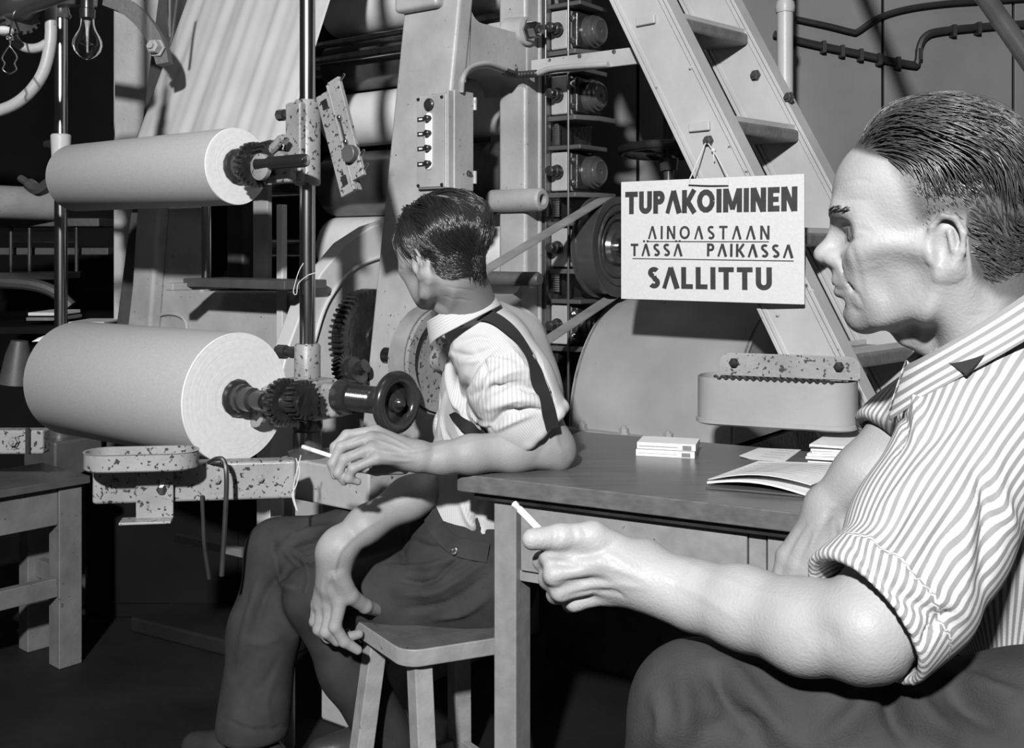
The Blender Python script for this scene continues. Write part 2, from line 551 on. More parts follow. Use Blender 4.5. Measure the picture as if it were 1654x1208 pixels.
MB(MF).lathe([(0, .018), (.004, .018), (.009, .013), (.011, 0)], (-.165, bx - .004, 1.632), (0, -1, 0), 20).build('indicator_lens', 'oily_iron', t)
for a, z in ((-.206, 1.65), (-.118, 1.65), (-.206, 1.405), (-.118, 1.405)):
    bolt(t, L(a, bx - .004, z), -MBv, .004, mat='black_rubber', name='screw')
for z in (1.43, 1.64):
    MB(MF).cyl((-.088, -.515, z - .018), (-.088, -.515, z + .018), .006, n=10).build('hinge', 'machine_paint', t)
bolt(t, L(-.092, -.54, 1.44), MA, .007, mat='steel')

# ---- flat belt drive
pa, pz, pr = .0465, 1.232, .150
wa, wbb, wz, wr = .0465, -.849, .945, .132
t = thing('belt_pulley', 'ringed dark steel belt pulley beside the sign', 'pulley', L(pa, 0, pz - pr))
MB(MF).lathe([(-.045, .135), (-.042, pr + .012), (-.036, pr + .012), (-.034, pr), (.026, pr), (.03, pr + .008), (.036, pr + .008), (.038, .136), (.033, .134), (.033, .124), (.039, .122), (.039, .114), (.030, .112), (.026, .100), (.032, .096), (.032, .088), (.022, .084), (.020, .06), (.034, .052), (.036, .02)],
             (pa, 0, pz), (1, 0, 0), 48).build('rim', 'dark_steel', t)
MB(MF).lathe([(.03, .03), (.05, .03), (.052, .02)], (pa, 0, pz), (1, 0, 0), 20).build('hub', 'steel', t)
t = thing('drive_pulley', 'broad worn iron belt wheel at the far man\'s chest', 'wheel', L(wa, wbb, wz - wr))
MB(MF).lathe([(-.034, .10), (-.034, wr), (.034, wr), (.034, .108), (.014, .10), (.014, .03), (.04, .03), (.04, .0)], (wa, wbb, wz), (1, 0, 0), 44).build('rim', 'chipped_paint', t)
MB(MF).cyl((-.12, wbb, wz), (wa, wbb, wz), .022).build('axle', 'steel', t)
# belt loop
db, dz = 0 - wbb, pz - wz
D = math.hypot(db, dz); al = math.atan2(dz, db); ph = math.acos((wr - pr) / D)
prof = []
for k in range(17):      # round the pulley (far side)
    an = al + (PI - ph) * 0 + ph - 0
for k in range(21):
    an = al + ph - (2 * ph) * k / 20
    prof.append((0 + (pr + .003) * math.cos(an), pz + (pr + .003) * math.sin(an)))
for k in range(21):
    an = al - ph - (2 * PI - 2 * ph) * k / 20
    prof.append((wbb + (wr + .003) * math.cos(an), wz + (wr + .003) * math.sin(an)))
bb = MB(MF)
vv, ff_ = [], []
n = len(prof)
for (b, z) in prof:
    for a in (pa - .024, pa + .024):
        vv.append((a, b, z))
cx_, cz_ = wbb / 2, (pz + wz) / 2
for i in range(n):
    b, z = prof[i]
    d = Vector((b - prof[i - 1][0], z - prof[i - 1][1])) + Vector((prof[(i + 1) % n][0] - b, prof[(i + 1) % n][1] - z))
    d.normalize()
    o = Vector((-d.y, d.x)) * .004
    vv.append((pa - .024, b + o.x, z + o.y)); vv.append((pa + .024, b + o.x, z + o.y))
for i in range(n):
    j = (i + 1) % n
    a0, a1, c0, c1 = 2 * i, 2 * i + 1, 2 * n + 2 * i, 2 * n + 2 * i + 1
    b0, b1, d0, d1 = 2 * j, 2 * j + 1, 2 * n + 2 * j, 2 * n + 2 * j + 1
    ff_ += [(a0, a1, b1, b0), (c0, d0, d1, c1), (a0, b0, d0, c0), (a1, c1, d1, b1)]
bb.add(vv, ff_)
tag(bb.build('flat_belt', 'belt_leather', smooth=30), 'flat leather drive belt slanting from the pulley behind the far man', 'belt')
# round bar poking out past the far man's collar
c0 = mp(770, 455, b=-.42); 
t = thing('shaft_stub', 'short round iron shaft end behind the far man\'s collar', 'shaft', L(-.1, -.42, 1.1))
MB(MF).lathe([(-.30, .022), (-.02, .022), (-.012, .017)], (0, -.30, 1.135), (1, 0, 0), 20).build('shaft', 'dark_and_shaded_paint', t)

# ---- big gear pair with pale gear guard
gc = mp(597, 545, a=-.42)
t = thing('spur_gear', 'large black toothed gear wheel left of the far man', 'gear', MF @ Vector((gc.x, gc.y, gc.z - .145)))
MB(MF).gear(gc, (1, 0, 0), .145, 52, .013, .05).build('tooth_ring', 'oily_iron', t, smooth=0)
MB(MF).lathe([(.026, .112), (.012, .105), (.012, .045), (.034, .04), (.034, .0)], gc, (1, 0, 0), 40).build('web', 'oily_iron', t)
MB(MF).lathe([(.034, .026), (.075, .026), (.085, .022), (.085, 0)], gc, (1, 0, 0), 6).build('hub_nut', 'oily_iron', t)
g2 = mp(566, 604, a=-.36)
t = thing('pinion_gear', 'small oily pinion under the large black gear', 'gear', MF @ Vector((g2.x, g2.y, g2.z - .07)))
MB(MF).gear(g2, (1, .15, .5), .062, 26, .011, .03).build('tooth_ring', 'oily_iron', t, smooth=0)
MB(MF).lathe([(0, .045), (.03, .04), (.035, .02), (.06, .02), (.06, 0)], g2, (1, .15, .5), 20).build('hub', 'oily_iron', t)
px_g = [(640, 352), (600, 366), (560, 392), (520, 440), (490, 495), (466, 560), (446, 640), (436, 740), (436, 900), (640, 900)]
pg = [mp(x, y, a=-.50) for x, y in px_g]
t = thing('gear_guard', 'pale curved guard plate behind the black gears', 'guard', L(-.5, -.7, .2))
MB(MF).prism([(p.y, p.z) for p in pg], FR, -.56, -.50).build('guard_plate', 'light_paint', t, bevel=.006)
rimp = catmull([mp(x, y, a=-.495) for x, y in [(640, 410), (600, 420), (565, 440), (528, 490), (505, 560)]], 6)
MB(MF).tube(rimp, .006, 8).build('guard_rim', 'light_paint', t)

# ---- paper web sloping down behind the upper roll
wv, wf = [], []
na, nl = 64, 12
def web_pt(i, j):
    a = -1.48 + .805 * i / na
    s = j / nl
    b = -.232 - .532 * s
    z = 2.75 - 1.33 * s
    w = (math.sin(a * 23 + 1) * .4 + math.sin(a * 61 + s * 1.5) * .35 + math.sin(a * 103 + 2 - s) * .25 + math.sin(a * 37 + 4) * .3)
    return Vector((a, b - .0075 * w, z))
for i in range(na + 1):
    for j in range(nl + 1):
        wv.append(web_pt(i, j))
for i in range(na):
    for j in range(nl):
        k = i * (nl + 1) + j
        wf.append((k, k + 1, k + nl + 2, k + nl + 1))
m = MB(MF); m.add(wv, wf)
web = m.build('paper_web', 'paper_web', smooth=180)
sd = web.modifiers.new('thickness', 'SOLIDIFY'); sd.thickness = .0015
tag(web, 'rippled white paper web running down behind the upper paper roll', 'paper web')

# ================================================================== winding stand: poles, rolls, clamps
def pole(a, lb, b=-1.05, r=.0197):
    t = thing('stand_pole', lb, 'pole', L(a, b, .6), 'winding stand poles')
    MB(MF).cyl((a, b, .60), (a, b, 3.6), r, n=24).build('shaft', 'steel', t)
    return t
p1 = pole(-.2, 'near polished steel pole with the slotted bracket and handles')
p2 = pole(-1.643, 'far polished steel pole on the left, behind the roll ends', -.867, .0215)

def paper_roll(a0, a1, b, z, R, lb):
    t = thing('paper_roll', lb, 'paper roll', L((a0 + a1) / 2, b, z - R), 'paper rolls on the stand')
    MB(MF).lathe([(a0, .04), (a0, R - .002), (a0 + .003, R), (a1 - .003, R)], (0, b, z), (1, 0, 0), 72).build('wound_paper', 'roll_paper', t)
    ed = MB(MF)
    prof = [(a1 - .003, R)]
    k = 0
    rr = R - .001
    while rr > .045:
        prof += [(a1 + .0002 + .0005 * random.random(), rr), (a1 + .0002, rr - .0022)]
        rr -= .0035 + .002 * random.random()
    prof += [(a1, .038)]
    ed.lathe(prof, (0, b, z), (1, 0, 0), 72)
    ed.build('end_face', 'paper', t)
    ch = MB(MF)
    ch.lathe([(a1 - .01, .044), (a1 + .006, .046), (a1 + .012, .042), (a1 + .014, .036), (a1 + .03, .035), (a1 + .034, .03), (a1 + .06, .029), (a1 + .065, .022), (a1 + .1, .02)], (0, b, z), (1, 0, 0), 14)
    ch.build('chuck', 'black_gloss', t)
    return t
paper_roll(-1.08, -.35, -1.15, 1.434, .098, 'smaller white paper roll on the upper arms of the stand')
paper_roll(-.93, -.24, -1.24, .866, .157, 'large white paper roll on the lower arms of the stand')
# loose paper corner at the far end of the big roll
q = [P(100, 532, 2.98), P(62, 546, 2.99), P(52, 552, 2.96), P(74, 551, 2.95)]
ob = MB().add(q, [(0, 1, 2, 3)]).build('paper_flap', 'paper', smooth=0)
sd = ob.modifiers.new('thickness', 'SOLIDIFY'); sd.thickness = .001
tag(ob, 'torn paper corner sticking out at the big roll\'s far top', 'paper scrap')

def clamp(par, a, b, z0, z1, bdir, rb, mat='chipped_paint'):
    c = MB(MF)
    c.lathe([(z0, .030), (z0 + .004, .033), (z1 - .006, .033), (z1, .029)], (a, b, 0), (0, 0, 1), 20)
    c.build('clamp_collar', mat, par)
# upper near clamp
a, b = -.2, -1.05
zc = 1.434
t = thing('roll_bracket', 'upper worn bracket clamped on the near pole, holding the small roll', 'bracket', L(a, b, 1.38), 'roll brackets')
clamp(t, a, b, 1.385, 1.60, None, None)
MB(MF).box((a - .035, b - .045, 1.39), (a + .022, b - .02, 1.592)).build('clamp_face', 'chipped_paint', t, bevel=.008)
MB(MF).lathe([(0, .017), (.02, .017), (.02, .009), (.035, .009), (.035, .015), (.055, .015), (.058, .012)], (a - .033, b - .01, 1.567), (-1, -.15, 0), 8).build('clamp_screw', 'black_gloss', t)
arm = [(a + .02, 1.388), (a + .02, 1.44), (a - .02, 1.47), (a - .10, 1.452), (a - .15, 1.438), (a - .10, 1.405), (a - .06, 1.388)]
FA = frame(Vector((0, b - .05, 0)), Vector((1, 0, 0)), Vector((0, 0, 1)), Vector((0, -1, 0)))
MB(MF).prism(arm, FA, 0, .03).build('cradle_arm', 'chipped_paint', t, bevel=.008)
MB(MF).tube(catmull([(a - .09, -1.13, 1.475), (a - .06, -1.135, 1.462), (a - .03, -1.135, 1.475), (a - .005, -1.13, 1.497), (a + .01, -1.13, 1.49)], 5), .011, 8).build('latch', 'chipped_paint', t)
MB(MF).lathe([(0, .033), (.012, .033), (.014, .028)], (a - .025, b - .122, 1.425), (0, -1, 0), 22).build('pivot_disc', 'chipped_paint', t)
hd = MB(MF)
hd.lathe([(-.02, .0165), (.135, .0165), (.142, .0150)], (a - .02, -1.175, 1.432), (1, .06, .02), 22)
hd.build('handle_bar', 'black_rubber', t)
MB(MF).lathe([(.142, .0125), (.1445, .0120), (.146, 0)], (a - .02, -1.175, 1.432), (1, .06, .02), 20).build('handle_tip', 'steel', t)
MB(MF).gear((a - .085, -1.15, 1.434), (1, 0, 0), .058, 24, .011, .02).gear((a - .05, -1.13, 1.450), (1, 0, .1), .045, 20, .009, .035).build('ratchet_gear', 'oily_iron', t, smooth=0)
# slotted rail bracket right of the near pole
e1 = (mp(590, 305, b=-1.12) - mp(548, 143, b=-1.12)); e1.normalize()
e2 = Vector((0, -1, 0)).cross(e1).normalized()
top = mp(528, 146, b=-1.10)
FS = MF @ frame(top, e2 * -1, Vector((0, -1, 0)), e1)
if FS.to_3x3().determinant() < 0:
    FS = MF @ frame(top, e2, Vector((0, -1, 0)), e1)
t = thing('slotted_bracket', 'slanted slotted steel rail bracket with round knob, right of the near pole', 'bracket', L(-.12, -1.1, 1.35))
def sgn(px, py):   # which way is right in the bracket frame
    return 1
R3 = FS.to_3x3()
rx = 1 if (R3 @ Vector((1, 0, 0))).x > 0 else -1
def sb(lo, hi):
    l = [lo[0] * rx, lo[1], lo[2]]; h = [hi[0] * rx, hi[1], hi[2]]
    if l[0] > h[0]: l[0], h[0] = h[0], l[0]
    return l, h
for (x0, x1, y0, y1, z0, z1, nm) in ((-.042, .014, -.012, 0, .0, .262, 'back_rail'), (.014, .021, -.012, .016, -.004, .266, 'web_rail'), (.021, .060, .004, .016, -.008, .245, 'front_rail')):
    l, h = sb((x0, y0, z0), (x1, y1, z1))
    MB(FS).box(l, h).build(nm, 'chipped_paint', t, bevel=.002)
for z in (.03, .228):
    l, h = sb((-.026, .0, z - .012), (-.008, .002, z + .012))
    MB(FS).box(l, h).build('slot', 'oily_iron', t)
MB(FS).lathe([(0, .021), (.014, .021), (.016, .019), (.016, 0)], (.042 * rx, .016, .185), (0, 1, 0), 26).build('round_knob', 'dark_and_shaded_paint', t)
MB(FS).cyl((.034 * rx, .02, .10), (.034 * rx, .02, .155), .003, n=8).build('pin', 'steel', t)
for x, z in ((.036, .09), (.036, .152)):
    MB(FS).sphere((x * rx, .02, z), .007, 10, 6).build('stud', 'steel', t)
for z in (.005, .20, .235):
    MB(FS).cyl((.05 * rx, .008, z), (.075 * rx, .008, z - .012), .003, n=8).build('peg', 'steel', t)

# lower near clamp with handwheel spindle
t = thing('roll_bracket', 'lower oily bracket at the near pole foot, holding the big roll', 'bracket', L(a, b, .74), 'roll brackets')
clamp(t, a, b, .88, .985, None, None)
MB(MF).lathe([(.765, .034), (.775, .038), (.80, .038), (.80, .030), (.88, .030)], (a, b, 0), (0, 0, 1), 22).build('clamp_foot', 'black_gloss', t)
MB(MF).box((a - .045, b - .045, .80), (a + .075, b + .04, .90)).build('clamp_block', 'chipped_paint', t, bevel=.01, seg=3)
MB(MF).box((a + .075, b - .035, .81), (a + .125, b + .035, .895)).build('side_block', 'chipped_paint', t, bevel=.014, seg=3)
MB(MF).lathe([(0, .015), (.018, .015), (.018, .009), (.032, .009), (.032, .018), (.06, .018), (.064, .014)], (a - .03, b - .01, .962), (-1, -.15, 0), 8).build('clamp_screw', 'black_gloss', t)
arm = [(a + .03, .785), (a + .03, .845), (a - .04, .872), (a - .12, .860), (a - .15, .842), (a - .09, .80), (a - .03, .783)]
MB(MF).prism(arm, FA, 0, .04).build('cradle_arm', 'chipped_paint', t, bevel=.008)
MB(MF).tube(catmull([(a - .12, -1.15, .866), (a - .07, -1.155, .858), (a - .03, -1.155, .876), (a + .0, -1.14, .895)], 5), .012, 8).build('latch', 'chipped_paint', t)
MB(MF).lathe([(0, .036), (.012, .036), (.014, .03)], (a - .03, b - .135, .826), (0, -1, 0), 22).build('pivot_disc', 'chipped_paint', t)
MB(MF).lathe([(-.02, .0165), (.135, .0165), (.142, .0150)], (a + .0, -1.19, .842), (1, .04, -.06), 22).build('handle_bar', 'black_rubber', t)
MB(MF).lathe([(.142, .0125), (.1445, .0120), (.146, 0)], (a + .0, -1.19, .842), (1, .04, -.06), 20).build('handle_tip', 'steel', t)
MB(MF).gear((-.105, -1.21, .864), (1, 0, 0), .056, 24, .011, .02).gear((-.065, -1.19, .870), (1, 0, .1), .046, 20, .009, .03).build('ratchet_gear', 'oily_iron', t, smooth=0)
MB(MF).cyl((-.2, -1.24, .866), (-.05, -1.2, .862), .024).build('spindle', 'oily_iron', t)

hwz = .862
t = thing('handwheel', 'dark round handwheel on a threaded spindle by the man\'s chest', 'handwheel', L(.1, b, hwz - .07))
MB(MF).lathe([(-.08, .042), (-.06, .046), (-.04, .040)] + [(x, .030 + (.003 if k % 2 else 0)) for k, x in enumerate(np.arange(-.038, .035, .004))] + [(.04, .026), (.09, .026)], (0, b, hwz), (1, 0, 0), 24).build('threaded_spindle', 'black_gloss', t)
hw = MB(MF)
hw.torus((.105, b, hwz), (1, 0, 0), .060, .0155, 40, 12)
hw.lathe([(.092, .052), (.094, .05), (.098, .024), (.112, .022), (.114, .016), (.118, .014), (.126, .010), (.13, .004), (.13, 0)], (0, b, hwz), (1, 0, 0), 36)
hw.lathe([(.085, .052), (.088, .0)], (0, b, hwz), (1, 0, 0), 36)
hw.build('wheel', 'black_gloss', t)

# pedestal under the near pole
t = thing('pole_pedestal', 'grey painted pedestal box under the near pole', 'pedestal', L(-.15, -1.0, 0))
MB(MF).box((-.255, -1.095, .60), (.06, -.86, .70)).build('head_block', 'machine_paint', t, bevel=.006)
MB(MF).box((-.235, -.975, 0), (.0, -.87, .60)).build('box', 'machine_paint', t, bevel=.01)
MB(MF).lathe([(.70, .05), (.715, .05), (.72, .036), (.765, .036)], (a, b, 0), (0, 0, 1), 24).build('socket', 'dark_steel', t)
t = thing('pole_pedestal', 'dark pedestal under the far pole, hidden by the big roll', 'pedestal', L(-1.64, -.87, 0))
MB(MF).box((-1.74, -.95, 0), (-1.54, -.77, .58)).build('box', 'dark_and_shaded_paint', t, bevel=.01)
MB(MF).lathe([(.58, .05), (.62, .05), (.64, .03)], (-1.643, -.867, 0), (0, 0, 1), 20).build('socket', 'dark_steel', t)

# far pole clamp
t = thing('roll_bracket', 'pale bracket with a screw on the far pole, above the small roll\'s end', 'bracket', L(-1.64, -.87, 1.4), 'roll brackets')
zf = HC - (238 - HOR) * 3.75 / FPX
MB(MF).lathe([(zf - .05, .030), (zf + .04, .034), (zf + .045, .03)], (-1.643, -.867, 0), (0, 0, 1), 20).build('clamp_collar', 'light_paint', t)
MB(MF).lathe([(0, .016), (.025, .016), (.025, .009), (.04, .009), (.04, .016), (.065, .016)], (-1.665, -.867, zf + .015), (-1, 0, 0), 8).build('clamp_screw', 'black_gloss', t)
c = mp(50, 292, b=-1.13)
MB(MF).tube(catmull([(c.x - .06, c.y, c.z + .01), (c.x - .02, c.y, c.z - .005), (c.x + .05, c.y, c.z - .03), (c.x + .14, c.y, c.z)], 5), [.012] * 6 + [.02] * 10, 8).build('cradle_arm', 'dark_steel', t)

# ---- painted rail with the oval tray in front of the big roll
r0, r1 = P(152, 780, 2.42), P(478, 771, 2.50)
t = thing('painted_girder', 'paint-chipped horizontal rail in front of the big paper roll', 'beam', (r0 + r1) / 2 - Vector((0, 0, .05)))
MB().bar(r0, r1, .05, .088).build('rail', 'chipped_paint', t, bevel=.008)
dr = (r1 - r0).normalized()
sd_ = Vector((dr.y, -dr.x, 0))
for px in (188, 282, 350, 420):
    s = (px - 152) / 326.0
    p = r0.lerp(r1, s)
    bolt(t, p + sd_ * .025 + Vector((0, 0, .005)), sd_, .008, mat='chipped_paint')
bk = r0 + dr * .14
MB().box((-.045, -.003, -.075), (.035, .01, .042), frame(bk + sd_ * .03, dr, sd_, Vector((0, 0, 1)))).box((-.075, -.0, -.078), (.035, .05, -.072), frame(bk + sd_ * .03, dr, sd_, Vector((0, 0, 1)))).build('hanging_bracket', 'chipped_paint', t, bevel=.002)
bolt(t, bk + sd_ * .04 + dr * .01 + Vector((0, 0, -.01)), sd_, .009, mat='steel')
for px, y0, y1, Y in ((448, 790, 1100, 2.62), (466, 790, 1100, 2.66)):
    q0 = P(px, y0, Y)
    MB().box((q0.x - .014, Y - .014, 0), (q0.x + .014, Y + .014, q0.z)).build('leg', 'machine_paint', t, bevel=.002)
t0 = P(229, 742, 2.36)
t = thing('oval_tray', 'oval paint-chipped tin tray on the rail by the bench', 'tray', t0 - Vector((0, 0, .02)))
FT = frame(t0, dr, Vector((-dr.y, dr.x, 0)), Vector((0, 0, 1)))
hl, rr = .068, .052
def stadium(r, h):
    return arc2(h, 0, r, -90, 90, 10) + arc2(-h, 0, r, 90, 270, 10)
wl_, fl_ = [], []
rings = [(rr - .003, -.018), (rr, -.015), (rr, .018), (rr + .002, .020), (rr - .004, .020), (rr - .005, -.010), (.01, -.011)]
for (r, z) in rings:
    for (x, y) in stadium(r, hl):
        wl_.append((x, y, z))
n = 22
for i in range(len(rings) - 1):
    for k in range(n):
        fl_.append((i * n + k, i * n + (k + 1) % n, (i + 1) * n + (k + 1) % n, (i + 1) * n + k))
fl_.append(tuple(range(n))); fl_.append(tuple((len(rings) - 1) * n + k for k in range(n)))
m = MB(FT); m.add(wl_, fl_); m.build('dish', 'chipped_paint', t)
m = MB(FT); m.add([(x * 1.0, y * .92, -.0095) for x, y in stadium(rr - .006, hl)], [tuple(range(n))]); m.build('dish_floor', 'oily_iron', t)

# ---- loose cable hooked over the rail, thin cord, threads
pts = [P(337, 748, 2.45), P(350, 741, 2.40), P(362, 745, 2.39), P(366, 775, 2.38), P(363, 850, 2.38), P(358, 930, 2.38)]
tag(MB().tube(catmull(pts, 8), .0055, 8).build('cable', 'wire_dark'), 'dark rubber cable hooked over the chipped rail', 'cable')
pts = [P(326, 800, 2.43), P(328, 840, 2.43), P(330, 880, 2.43), P(338, 935, 2.44)]
tag(MB().tube(catmull(pts, 6), .0045, 8).build('cable', 'wire_dark'), 'thinner cable end hanging below the chipped rail', 'cable')
pts = [P(512, 440, 2.70), P(497, 445, 2.70), P(482, 458, 2.70), P(479, 475, 2.70), P(474, 470, 2.71), P(482, 440, 2.71), P(490, 425, 2.72)]
tag(MB().tube(catmull(pts, 6), .0012, 5).build('twine', 'string'), 'wisp of twine caught on the near pole', 'twine')
pts = [P(478, 740, 2.44), P(484, 760, 2.44), P(478, 785, 2.44), P(472, 800, 2.44), P(480, 825, 2.44), P(474, 790, 2.44), P(486, 735, 2.44)]
tag(MB().tube(catmull(pts, 6), .0014, 5).build('twine', 'string'), 'loose twine dangling beside the pedestal', 'twine')

# ================================================================== machine stand pieces left of the gear
t = thing('machine_stand', 'grey cast machine leg with bright edge behind the paper rolls', 'machine leg', P(300, 540, 3.6))
def px_plate(poly, b, th, name, mat, par, bev=.008):
    pts = [mp(x, y, b=b) for x, y in poly]
    FRb = frame(Vector((0, b, 0)), Vector((1, 0, 0)), Vector((0, 0, 1)), Vector((0, -1, 0)))
    return MB(MF).prism([(p.x, p.z) for p in pts], FRb, -th, 0).build(name, mat, par, bevel=bev, seg=3)
px_plate([(232, 330), (325, 330), (325, 470), (470, 470), (470, 600), (205, 600), (222, 460)], -.72, .04, 'web_plate', 'machine_paint', t)
px_plate([(220, 330), (256, 330), (236, 600), (196, 600), (212, 460)], -.765, .05, 'leg_rim', 'machine_paint', t, .014)
rp = catmull([mp(x, y, b=-.725) for x, y in [(240, 540), (246, 520), (262, 508), (285, 508), (300, 520), (302, 545)]], 6)
MB(MF).tube(rp, .006, 8).build('foot_rib', 'machine_paint', t)
px_plate([(446, 330), (456, 330), (456, 600), (446, 600)], -.745, .02, 'edge_strip', 'light_paint', t, .003)
t = thing('stand_post', 'dark upright posts between the two paper rolls', 'post', P(333, 460, 3.4))
for px in (333,):
    q = mp(px, 455, b=-.74)
    MB(MF).cyl((q.x, q.y, q.z), (q.x, q.y, q.z + .35), .016, n=14).build('post', 'steel', t)
q = mp(420, 455, b=-.66)
MB(MF).box((q.x - .035, q.y, q.z), (q.x + .035, q.y + .02, q.z + .4)).build('plate_post', 'machine_paint', t, bevel=.003)
t = thing('plank_shelf', 'worn dark plank lying across between the paper rolls', 'plank', P(400, 458, 3.0))
s0, s1 = mp(322, 456, b=-.84), mp(486, 456, b=-.84)
MB(MF).box((s0.x, -.90, s0.z - .012), (s1.x, -.74, s0.z + .014)).build('plank', 'bench_top', t, bevel=.003)
MB(MF).box((s0.x - .02, -.95, s0.z - .022), (s0.x + .02, -.74, s0.z - .0)).build('end_batten', 'machine_paint', t, bevel=.003)

# ================================================================== guard drum, table-side
G0 = Vector((.172, 3.27, 0)); GR = .39; GL = .54; gz = .690
FG = frame(G0 + MBv * GR, MA, MBv, Vector((0, 0, 1)))
t = thing('drum_guard', 'big half-round grey sheet guard behind the desk, below the sign', 'guard', FG @ Vector((.25, 0, 0)))
arcp = arc2(0, 0, GR, 180, 0, 40)
inn = arc2(0, 0, GR - .006, 0, 180, 40)
FGv = frame(Vector((0, 0, gz)), Vector((0, 1, 0)), Vector((0, 0, 1)), Vector((1, 0, 0)))
MB(FG).prism(arcp + inn, FGv, 0, GL).build('shell', 'guard_paint', t, smooth=30)
MB(FG).prism(arcp, FGv, .004, .012).build('end_plate', 'guard_paint', t, smooth=30)
MB(FG).prism(arcp, FGv, GL - .012, GL - .004).build('end_plate', 'guard_paint', t, smooth=30)
MB(FG).box((-.01, -GR - .035, gz - .014), (GL, -GR + .01, gz)).build('flange', 'guard_paint', t, bevel=.002)
MB(FG).box((-.03, -GR + .02, .31), (GL, GR, gz - .014)).build('base', 'oily_iron', t, bevel=.004)
MB(FG).box((-.05, -GR - .05, 0), (GL + .35, GR, .29)).build('plinth', 'oily_iron', t, bevel=.004)
MB(FG).box((-.06, -GR - .09, .29), (GL + .35, -GR + .05, .31)).build('plinth_ledge', 'dark_and_shaded_paint', t, bevel=.003)
for x in (.02, .09, .16, .3):
    bolt(t, FG @ Vector((x, -GR - .06, .31)), (0, 0, 1), .012, mat='dark_and_shaded_paint')
for x in (.055, .20, .345):
    bolt(t, FG @ Vector((x, -GR - .014, gz)), (0, 0, 1), .014, .016, 'machine_paint')

# ================================================================== ladder
LR = Vector((.70, -.71, 0)).normalized()      # horizontal run, downwards
LW = Vector((.71, .70, 0)).normalized()       # across, from near stringer to far stringer
lt = P(1032, 0, 3.04)                          # near stringer, centre of the web at the frame's top
lb_ = P(1370, 690, 2.588)
LD = (lb_ - lt).normalized()                  # down along the stringer
LN = LD.cross(LW).normalized()                # across the web
if LN.z < 0: LN = -LN
ld = thing('ladder', 'grey steel ladder stairs with bolted stringers beside the sign', 'ladder', Vector((1.15, 2.45, 0)))
def stringer(off, name):
    c = lt + LW * off - LD * .62
    ln = (c.z - .0) / -LD.z
    F = frame(c, LD, LN, LD.cross(LN))
    w2 = .076
    s = 1 if (F.to_3x3() @ Vector((0, 0, 1))).dot(LW) > 0 else -1
    m = MB(F)
    m.box((0, -w2, -.003), (ln, w2, .003))
    o = m.build(name, 'ladder_paint', ld, smooth=0)
    for y in (-w2, w2):
        f = MB(F)
        z0, z1 = sorted((-.010 * s, .045 * s))
        f.box((0, y - .005, z0), (ln, y + .005, z1))
        f.box((0, y - (.02 if y > 0 else -.006), -.0055 * s if s > 0 else .0), (ln, y + (.006 if y < 0 else -.02) + .012 * (1 if y < 0 else 0), .0 if s > 0 else .0055))
        f.build('flange', 'ladder_paint', o, bevel=.0015)
    return F, s
F1, s1 = stringer(0, 'stringer')
F2, s2 = stringer(.38, 'stringer')
# treads: photo rows of their near ends
def on_str(py):
    t_ = None
    best = None
    for k in range(700):
        q = lt - LD * 1.2 + LD * (k * .005)
        y = HOR - (q.z - HC) * FPX / q.y
        if best is None or abs(y - py) < best[0]:
            best = (abs(y - py), q)
    return best[1]
for py in (40, 205, 388, 585, 800, -120, -270):
    q = on_str(py)
    c = q + LW * .19
    FTt = frame(c, LW, LR, LW.cross(LR))
    m = MB(FTt)
    m.box((-.187, -.072, -.018), (.187, .072, .018))
    tr = m.build('tread', 'tread_metal', ld, bevel=.010, seg=3)
    MB(FTt).box((-.19, -.070, -.030), (.19, -.062, -.018)).box((-.19, .05, -.032), (.19, .058, -.018)).build('tread_rib', 'ladder_paint', tr)
zs1 = LD.cross(LN)
outw = -LW
def web_pt_l(px, py):
    """point of the near stringer's web seen at a pixel"""
    d = P(px, py, 1.0) - Vector((0, 0, HC))
    n = LW
    k = n.dot(lt - Vector((0, 0, HC))) / n.dot(d)
    return Vector((0, 0, HC)) + d * k
for px, py in ((1046, 34), (1133, 205), (1335, 587)):
    p = web_pt_l(px, py) + outw * .006
    F = frame(p, LR, outw.cross(LR).normalized(), outw)
    MB(F).box((-.033, -.012, -.004), (.033, .012, .008)).build('tread_lug', 'ladder_paint', ld, bevel=.003)
for px, py in ((1117, 110), (1208, 275), (1063, 140), (1313, 470), (1258, 508)):
    bolt(ld, web_pt_l(px, py) + outw * .004, outw, .0045, mat='ladder_paint', name='rivet')
bolt(ld, web_pt_l(1146, 228) + outw * .003, outw, .012, .012, 'dark_steel')
def far_pt(px, py):
    d = P(px, py, 1.0) - Vector((0, 0, HC))
    k = LW.dot(lt + LW * .38 - Vector((0, 0, HC))) / LW.dot(d)
    return Vector((0, 0, HC)) + d * k
for px, py in ((1222, 122), (1276, 158)):
    bolt(ld, far_pt(px, py) + outw * .004, outw, .013, .012, 'dark_steel')

# ================================================================== sign
YL = 2.96; YR = YL / 1.1214
sl_, sr_ = P(1003, 388, YL), P(1299, 388, YR)
ex = (sr_ - sl_); SWd = ex.length; ex.normalize(); ex.z = 0; ex.normalize()
SHt = 188.6 * YL / FPX
ey = Vector((0, 0, 1)); ez = ex.cross(ey)
sc0 = Vector((sl_.x, sl_.y, HC - (482.6 - HOR) * YL / FPX))
FSg = frame(sc0, ex, ey, ez)
sg = thing('sign_board', 'white cardboard notice TUPAKOIMINEN SALLITTU hanging on the ladder', 'sign', sc0 + ex * SWd / 2)
MB(FSg).box((0, 0, -.005), (SWd, SHt, 0)).build('board', 'sign_board', sg, bevel=.0012)

def sign_uv(px, py):
    d = P(px, py, 1.0) - Vector((0, 0, HC))
    k = ez.dot(sc0 - Vector((0, 0, HC))) / ez.dot(d)
    q = Vector((0, 0, HC)) + d * k - sc0
    return q.dot(ex), q.dot(ey)

